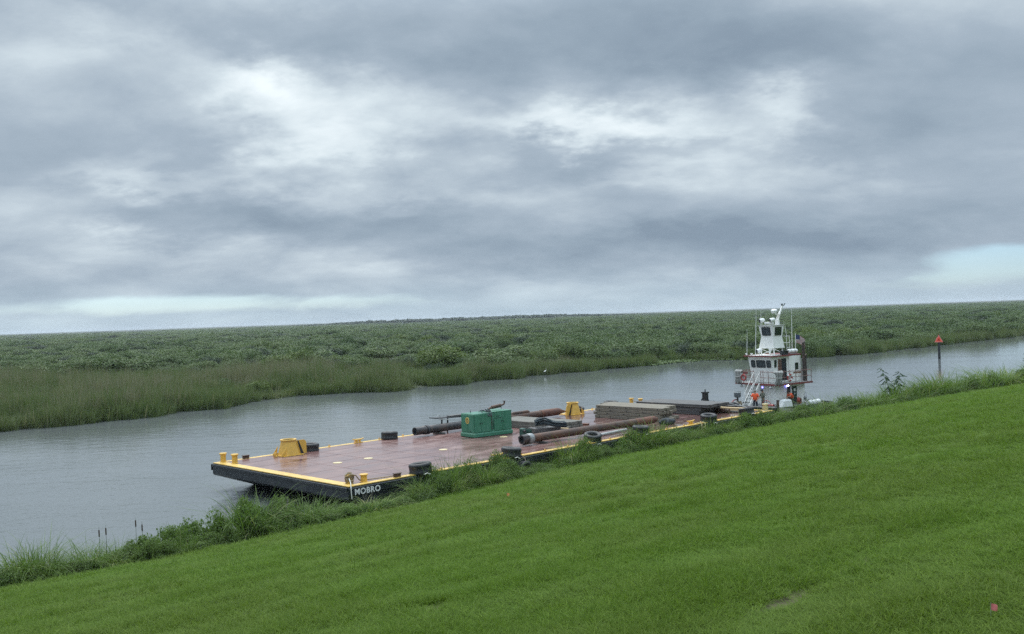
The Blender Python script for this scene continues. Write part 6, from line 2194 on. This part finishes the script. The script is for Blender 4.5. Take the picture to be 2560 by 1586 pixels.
# ------------------------------------------------------------------ low black work float between the barge and the tug
def build_float():
    f = thing('work_float', 'low black work float with winch tower between barge stern and tugboat', 'float', bm_(40.55, 0.1, 0))
    Wf, Lf = 7.9, 5.6
    m = MB()
    m.prism([(0.0, 1.85), (0.0, 0.9), (0.5, -0.6), (Lf, -0.6), (Lf, 1.18), (Lf - 1.2, 1.24), (0.55, 1.30), (0.35, 1.85)], lambda u, v, d: (u, d, v), 0.0, Wf)
    m.build('hull', 'black_steel', f, bevel=0.05)
    m = MB()
    for y in (0.3, 2.1, 3.9, 5.7, 6.9):
        m.box(-0.10, -0.002, y, y + 0.8, 0.95, 1.65)
    m.build('push_pad', 'rubber', f, bevel=0.03)
    # winch tower
    tw = thing_part('winch_tower', f)
    tw.location = (0.85, 7.1, 1.28)
    MB().box(-0.45, 0.45, -0.55, 0.6, 0, 0.72).build('pedestal', 'black_steel', tw, bevel=0.03)
    MB().box(-0.2, 0.2, -0.2, 0.2, 0.42, 1.40).build('column', 'black_steel', tw, bevel=0.03)
    MB().box(-0.24, 0.24, -0.25, 0.25, 1.40, 1.50).build('head_plate', 'black_steel', tw)
    MB().cyl((0, 0, 1.5), (0, 0, 1.72), 0.05, n=8).build('pin', 'black_steel', tw)
    m = MB()
    m.beam((0, 0.22, 1.05), (0, 0.62, 0.45), 0.06)
    m.beam((0, -0.25, 0.95), (0.1, -0.42, 0.4), 0.07)
    m.build('brace', 'black_steel', tw)
    m = MB().cyl((-0.16, -0.72, 0.48), (0.16, -0.72, 0.48), 0.22, n=12).cyl((-0.22, -0.72, 0.48), (-0.16, -0.72, 0.48), 0.28, n=12).cyl((0.16, -0.72, 0.48), (0.22, -0.72, 0.48), 0.28, n=12)
    m.box(-0.2, 0.2, -0.95, -0.52, 0, 0.28)
    m.build('drum', 'engine_grey', tw)
    # kevel hump
    m = MB().tube([(0, -0.55, 0.0), (0, -0.45, 0.34), (0, -0.15, 0.42), (0, 0.2, 0.36), (0, 0.5, 0.30)], [0.12, 0.13, 0.13, 0.12, 0.08], 8)
    m.cyl((0, 0.15, -0.1), (0, 0.15, 0.36), 0.1, n=8)
    o = m.build('deck_cleat', 'black_steel', f)
    o.location = (0.9, 4.4, 1.52)
    # hand winch with a red wheel at the near end
    w = thing_part('hand_winch', f)
    w.location = (1.55, 1.6, 1.26)
    MB().box(-0.35, 0.5, -0.75, 0.55, 0, 0.5).build('winch_frame', 'black_steel', w, bevel=0.03)
    MB().cyl((0.05, -0.5, 0.45), (0.05, 0.45, 0.45), 0.2, n=14).build('winch_drum', 'machine_red', w)
    M = Matrix.Translation((-0.18, 0, 0.56)) @ Matrix.Rotation(R(90), 4, 'Y')
    m = MB().lathe([(0.40 + 0.028 * math.cos(a), 0.028 * math.sin(a)) for a in np.linspace(0, 6.283, 7)[:-1]], M, 28, closed=True)
    for k in range(5):
        a = R(72 * k + 18)
        m.beam((-0.18, 0, 0.56), (-0.18, 0.39 * math.cos(a), 0.56 + 0.39 * math.sin(a)), 0.035)
    m.build('hand_wheel', 'machine_red', w)
    MB().beam((0.1, -0.85, 0.0), (0.1, -0.85, 1.0), 0.16).build('corner_post', 'stack_brown', w)
    m = MB().cyl((-0.5, 0.75, -0.1), (-0.5, 0.75, 0.45), 0.05, n=6)
    m.build('pipe_stub', 'steel_grey', w)
    # wires from the tower
    for pts, lab in (([(41.4, 6.5, 1.85), (40.9, 4.6, 1.98), (40.2, 3.0, 1.88), (39.3, 1.6, 1.80)], 'steel wire running from the winch tower to the stern corner of the barge'),
                     ([(41.4, 7.5, 1.95), (40.3, 8.2, 1.95), (39.5, 9.6, 1.80)], 'steel wire running from the winch tower to the far side of the barge')):
        o = MB().tube(pts, 0.028, 6).build('winch_wire', 'steel_grey', None)
        o.matrix_world = BARGE_M.copy()
        tag(o, lab, 'wire')


build_float()


# ------------------------------------------------------------------ people
def skin_obj(name, nodes, edges, mt, parent, sub=2, root=0):
    """one continuous skinned figure; nodes: name -> (pos, radius or (rx, ry))"""
    keys = list(nodes)
    me = bpy.data.meshes.new(name)
    me.from_pydata([nodes[k][0] for k in keys], [(keys.index(a), keys.index(b)) for a, b in edges], [])
    me.materials.append(MATS[mt])
    o = link(name, me, parent)
    md = o.modifiers.new('skin', 'SKIN')
    md.use_smooth_shade = True
    if not me.skin_vertices:
        # the modifier adds the layer itself when made on an object in a view layer
        bm = bmesh.new()
        bm.from_mesh(me)
        bm.verts.layers.skin.verify()
        bm.to_mesh(me)
        bm.free()
    for i, k in enumerate(keys):
        r = nodes[k][1]
        sv = me.skin_vertices[0].data[i]
        sv.radius = r if isinstance(r, tuple) else (r, r)
        sv.use_root = (i == root)
    sd = o.modifiers.new('smooth', 'SUBSURF')
    sd.levels = sd.render_levels = sub
    return o


def add_hand(n, e, wrist, pos, d, up, side):
    """palm, four fingers bent at the knuckles and a thumb"""
    d, up = Vector(d).normalized(), Vector(up).normalized()
    lat = d.cross(up).normalized() * side
    p = Vector(pos)
    pk = wrist + '_palm'
    n[pk] = (tuple(p + d * 0.055), (0.034, 0.018))
    e.append((wrist, pk))
    for i, ln in enumerate((0.072, 0.082, 0.076, 0.058)):
        b = p + d * 0.095 + lat * (0.030 - 0.020 * i)
        k0, k1, k2 = '%s_f%da' % (wrist, i), '%s_f%db' % (wrist, i), '%s_f%dc' % (wrist, i)
        n[k0] = (tuple(b), 0.0095)
        n[k1] = (tuple(b + d * ln * 0.5 - up * 0.008), 0.009)
        n[k2] = (tuple(b + d * ln * 0.9 - up * 0.03), 0.0075)
        e += [(pk, k0), (k0, k1), (k1, k2)]
    k0, k1 = wrist + '_ta', wrist + '_tb'
    n[k0] = (tuple(p + d * 0.05 + lat * 0.045 - up * 0.01), 0.0115)
    n[k1] = (tuple(p + d * 0.085 + lat * 0.06 - up * 0.02), 0.009)
    e += [(pk, k0), (k0, k1)]


def build_person(label, M, J, shirt, trousers, hat, hat_mat):
    """J: joint positions in metres, +x is the way the figure faces"""
    th = thing('person', label, 'person', M)
    V = Vector
    n, e = {}, []
    n['pelvis'] = (J['pelvis'], (0.15, 0.115))
    n['waist'] = (J['waist'], (0.14, 0.105))
    n['chest'] = (J['chest'], (0.165, 0.115))
    n['neck0'] = (J['neck'], 0.062)
    n['neck1'] = (tuple(V(J['neck']).lerp(V(J['head']), 0.42)), 0.055)
    n['head'] = (J['head'], (0.082, 0.095))
    up = (V(J['head']) - V(J['neck'])).normalized()
    fw = V(J['face']).normalized()
    n['crown'] = (tuple(V(J['head']) + up * 0.085 - fw * 0.01), (0.07, 0.085))
    e += [('pelvis', 'waist'), ('waist', 'chest'), ('chest', 'neck0'), ('neck0', 'neck1'), ('neck1', 'head'), ('head', 'crown')]
    for s, sg in (('l', 1), ('r', -1)):
        n['sh' + s] = (J['sh' + s], 0.068)
        n['el' + s] = (J['el' + s], 0.046)
        n['wr' + s] = (J['wr' + s], 0.031)
        e += [('chest', 'sh' + s), ('sh' + s, 'el' + s), ('el' + s, 'wr' + s)]
        d = V(J['wr' + s]) - V(J['el' + s])
        add_hand(n, e, 'wr' + s, J['wr' + s], d, J.get('palm', (0, 0, 1)), sg)
        n['hip' + s] = (J['hip' + s], 0.095)
        n['kn' + s] = (J['kn' + s], 0.06)
        n['an' + s] = (J['an' + s], 0.042)
        a = V(J['an' + s])
        n['toe' + s] = (tuple(a + V(J['toe']) * 0.17 - V((0, 0, 0.045))), (0.045, 0.03))
        e += [('pelvis', 'hip' + s), ('hip' + s, 'kn' + s), ('kn' + s, 'an' + s), ('an' + s, 'toe' + s)]
    skin_obj('body', n, e, 'skin_tan', th)
    # shirt
    q, c = {}, []
    q['hem'] = (tuple(V(J['pelvis']).lerp(V(J['waist']), -0.35)), (0.205, 0.165))
    q['waist'] = (J['waist'], (0.195, 0.155))
    q['chest'] = (J['chest'], (0.215, 0.155))
    q['neck'] = (tuple(V(J['neck']) - up * 0.05), 0.085)
    c += [('hem', 'waist'), ('waist', 'chest'), ('chest', 'neck')]
    for s in 'lr':
        q['sh' + s] = (J['sh' + s], 0.092)
        q['sl' + s] = (tuple(V(J['sh' + s]).lerp(V(J['el' + s]), 0.85 if shirt != 'camouflage' else 1.0)), 0.068)
        c += [('chest', 'sh' + s), ('sh' + s, 'sl' + s)]
        if shirt == 'camouflage':
            q['cu' + s] = (tuple(V(J['el' + s]).lerp(V(J['wr' + s]), 0.9)), 0.045)
            c.append(('sl' + s, 'cu' + s))
    skin_obj('shirt', q, c, shirt, th)
    # trousers
    q, c = {}, []
    q['pelvis'] = (J['pelvis'], (0.172, 0.135))
    q['belt'] = (tuple(V(J['pelvis']).lerp(V(J['waist']), 0.5)), (0.162, 0.13))
    c.append(('pelvis', 'belt'))
    for s in 'lr':
        q['hip' + s] = (J['hip' + s], 0.112)
        q['kn' + s] = (J['kn' + s], 0.08)
        q['cu' + s] = (tuple(V(J['an' + s]) + V((0, 0, 0.03))), 0.068)
        c += [('pelvis', 'hip' + s), ('hip' + s, 'kn' + s), ('kn' + s, 'cu' + s)]
    skin_obj('trousers', q, c, trousers, th)
    for s in 'lr':
        a = V(J['an' + s])
        q = {'heel': (tuple(a + V((0, 0, 0.03)) - V(J['toe']) * 0.03), 0.056), 'mid': (tuple(a - V((0, 0, 0.045))), 0.052), 'toe': (tuple(a + V(J['toe']) * 0.19 - V((0, 0, 0.05))), (0.055, 0.04))}
        skin_obj('boot', q, [('heel', 'mid'), ('mid', 'toe')], 'boots', th)
    # face
    h = V(J['head'])
    lat = up.cross(fw).normalized()
    fu = (up - fw * up.dot(fw)).normalized()
    m = MB()
    for sg in (-1, 1):
        m.sphere(h + fw * 0.092 + lat * 0.033 * sg + fu * 0.012, 0.012, 6, 5)
    m.build('eyes', 'eye_dark', th)
    MB().tube([h + fw * 0.085 + fu * 0.008, h + fw * 0.118 - fu * 0.028, h + fw * 0.092 - fu * 0.036], [0.008, 0.015, 0.010], 6).build('nose', 'skin_tan', th)
    MB().beam(h + fw * 0.092 - fu * 0.062 + lat * 0.024, h + fw * 0.092 - fu * 0.062 - lat * 0.024, 0.012).build('mouth', 'ring_red', th)
    m = MB()
    for sg in (-1, 1):
        m.sphere(h + lat * 0.086 * sg - fw * 0.005, 0.026, 6, 5, (0.6, 0.6, 1.2))
    m.build('ears', 'skin_tan', th)
    M3 = Matrix((fw, lat, fu)).transposed()
    m = MB()
    m.sphere(h + fu * 0.055 - fw * 0.012, 0.115, 12, 8, (1.0, 0.88, 0.85), M=M3)
    if hat == 'cap':
        m.add([h + fu * 0.075 + fw * a + lat * b for a, b in ((0.08, -0.07), (0.19, -0.05), (0.19, 0.05), (0.08, 0.07))] + [h + fu * 0.085 + fw * a + lat * b for a, b in ((0.08, -0.07), (0.19, -0.05), (0.19, 0.05), (0.08, 0.07))],
              [(3, 2, 1, 0), (4, 5, 6, 7), (0, 1, 5, 4), (1, 2, 6, 5), (2, 3, 7, 6), (3, 0, 4, 7)])
    m.build('cap' if hat == 'cap' else 'hair', hat_mat, th, smooth=60)
    return th


def standing(h=1.0, arms=None):
    J = {'pelvis': (0, 0, 0.95), 'waist': (0.01, 0, 1.10), 'chest': (0.0, 0, 1.33), 'neck': (-0.01, 0, 1.50), 'head': (0.03, 0, 1.655), 'face': (1, 0, -0.1), 'toe': (1, 0, 0),
         'shl': (-0.01, 0.185, 1.43), 'shr': (-0.01, -0.185, 1.43), 'hipl': (0, 0.095, 0.90), 'hipr': (0, -0.095, 0.90),
         'knl': (0.03, 0.12, 0.50), 'knr': (0.02, -0.12, 0.50), 'anl': (-0.01, 0.14, 0.085), 'anr': (-0.02, -0.15, 0.085)}
    J.update(arms)
    return J



def build_people():
    # the standing man faces the levee
    J = standing(arms={'ell': (0.10, 0.33, 1.17), 'wrl': (0.24, 0.20, 0.98), 'elr': (0.08, -0.34, 1.17), 'wrr': (0.27, -0.22, 1.10)})
    x, y = xy_of(41.55, 2.5)
    build_person('standing crewman in orange shirt and dark trousers facing the levee', Matrix.Translation((x, y, 1.30)) @ Matrix.Rotation(R(-118), 4, 'Z'), J, 'shirt_orange', 'trousers_navy', 'hair', 'cap_grey')
    J = standing(arms={'ell': (0.16, 0.27, 1.15), 'wrl': (0.36, 0.10, 1.08), 'elr': (0.16, -0.27, 1.15), 'wrr': (0.36, -0.10, 1.04), 'head': (0.07, 0, 1.645), 'face': (1, 0, -0.55)})
    build_person('crewman in camouflage clothes and black cap looking down beside the stair', tm_(-1.35, 0.25, 0.685, R(165)), J, 'camouflage', 'camouflage', 'cap', 'cap_black')
    # bending forward with one arm stretched out to the left
    J = {'pelvis': (0, 0, 0.90), 'waist': (0.07, 0, 1.05), 'chest': (0.24, 0, 1.22), 'neck': (0.37, 0, 1.33), 'head': (0.47, 0, 1.44), 'face': (1, 0, -0.45), 'toe': (1, 0, 0),
         'shl': (0.29, 0.185, 1.25), 'shr': (0.29, -0.185, 1.25), 'ell': (0.50, 0.24, 1.08), 'wrl': (0.76, 0.20, 1.02), 'elr': (0.36, -0.26, 1.00), 'wrr': (0.52, -0.20, 0.86),
         'hipl': (0.0, 0.095, 0.87), 'hipr': (0.0, -0.095, 0.87), 'knl': (0.10, 0.12, 0.49), 'knr': (0.06, -0.12, 0.49), 'anl': (0.0, 0.14, 0.085), 'anr': (-0.08, -0.15, 0.085)}
    build_person('bending crewman in orange shirt with one arm stretched towards the white box', tm_(1.15, -0.88, 0.685, R(180)), J, 'shirt_orange', 'trousers_olive', 'cap', 'hair_dark')


build_people()


# ------------------------------------------------------------------ damp air between here and the horizon
def build_haze():
    m = bpy.data.materials.new('haze_air')
    m.use_nodes = True
    t = NT(m.node_tree)
    t.n.clear()
    out = t.node('ShaderNodeOutputMaterial')
    pv = t.node('ShaderNodeVolumePrincipled')
    pv.inputs['Color'].default_value = (0.86, 0.93, 1.0, 1)
    pv.inputs['Density'].default_value = HAZE
    pv.inputs['Anisotropy'].default_value = 0.0
    t.l.new(pv.outputs[0], out.inputs['Volume'])
    MATS['haze_air'] = m
    o = MB().box(-9600, 9600, -9600, 9600, -3.4, 24.0).build('haze', 'haze_air', None, smooth=0)
    tag(o, 'thin bluish haze over canal and marsh', kind='stuff')


HAZE = 0.00008
build_haze()
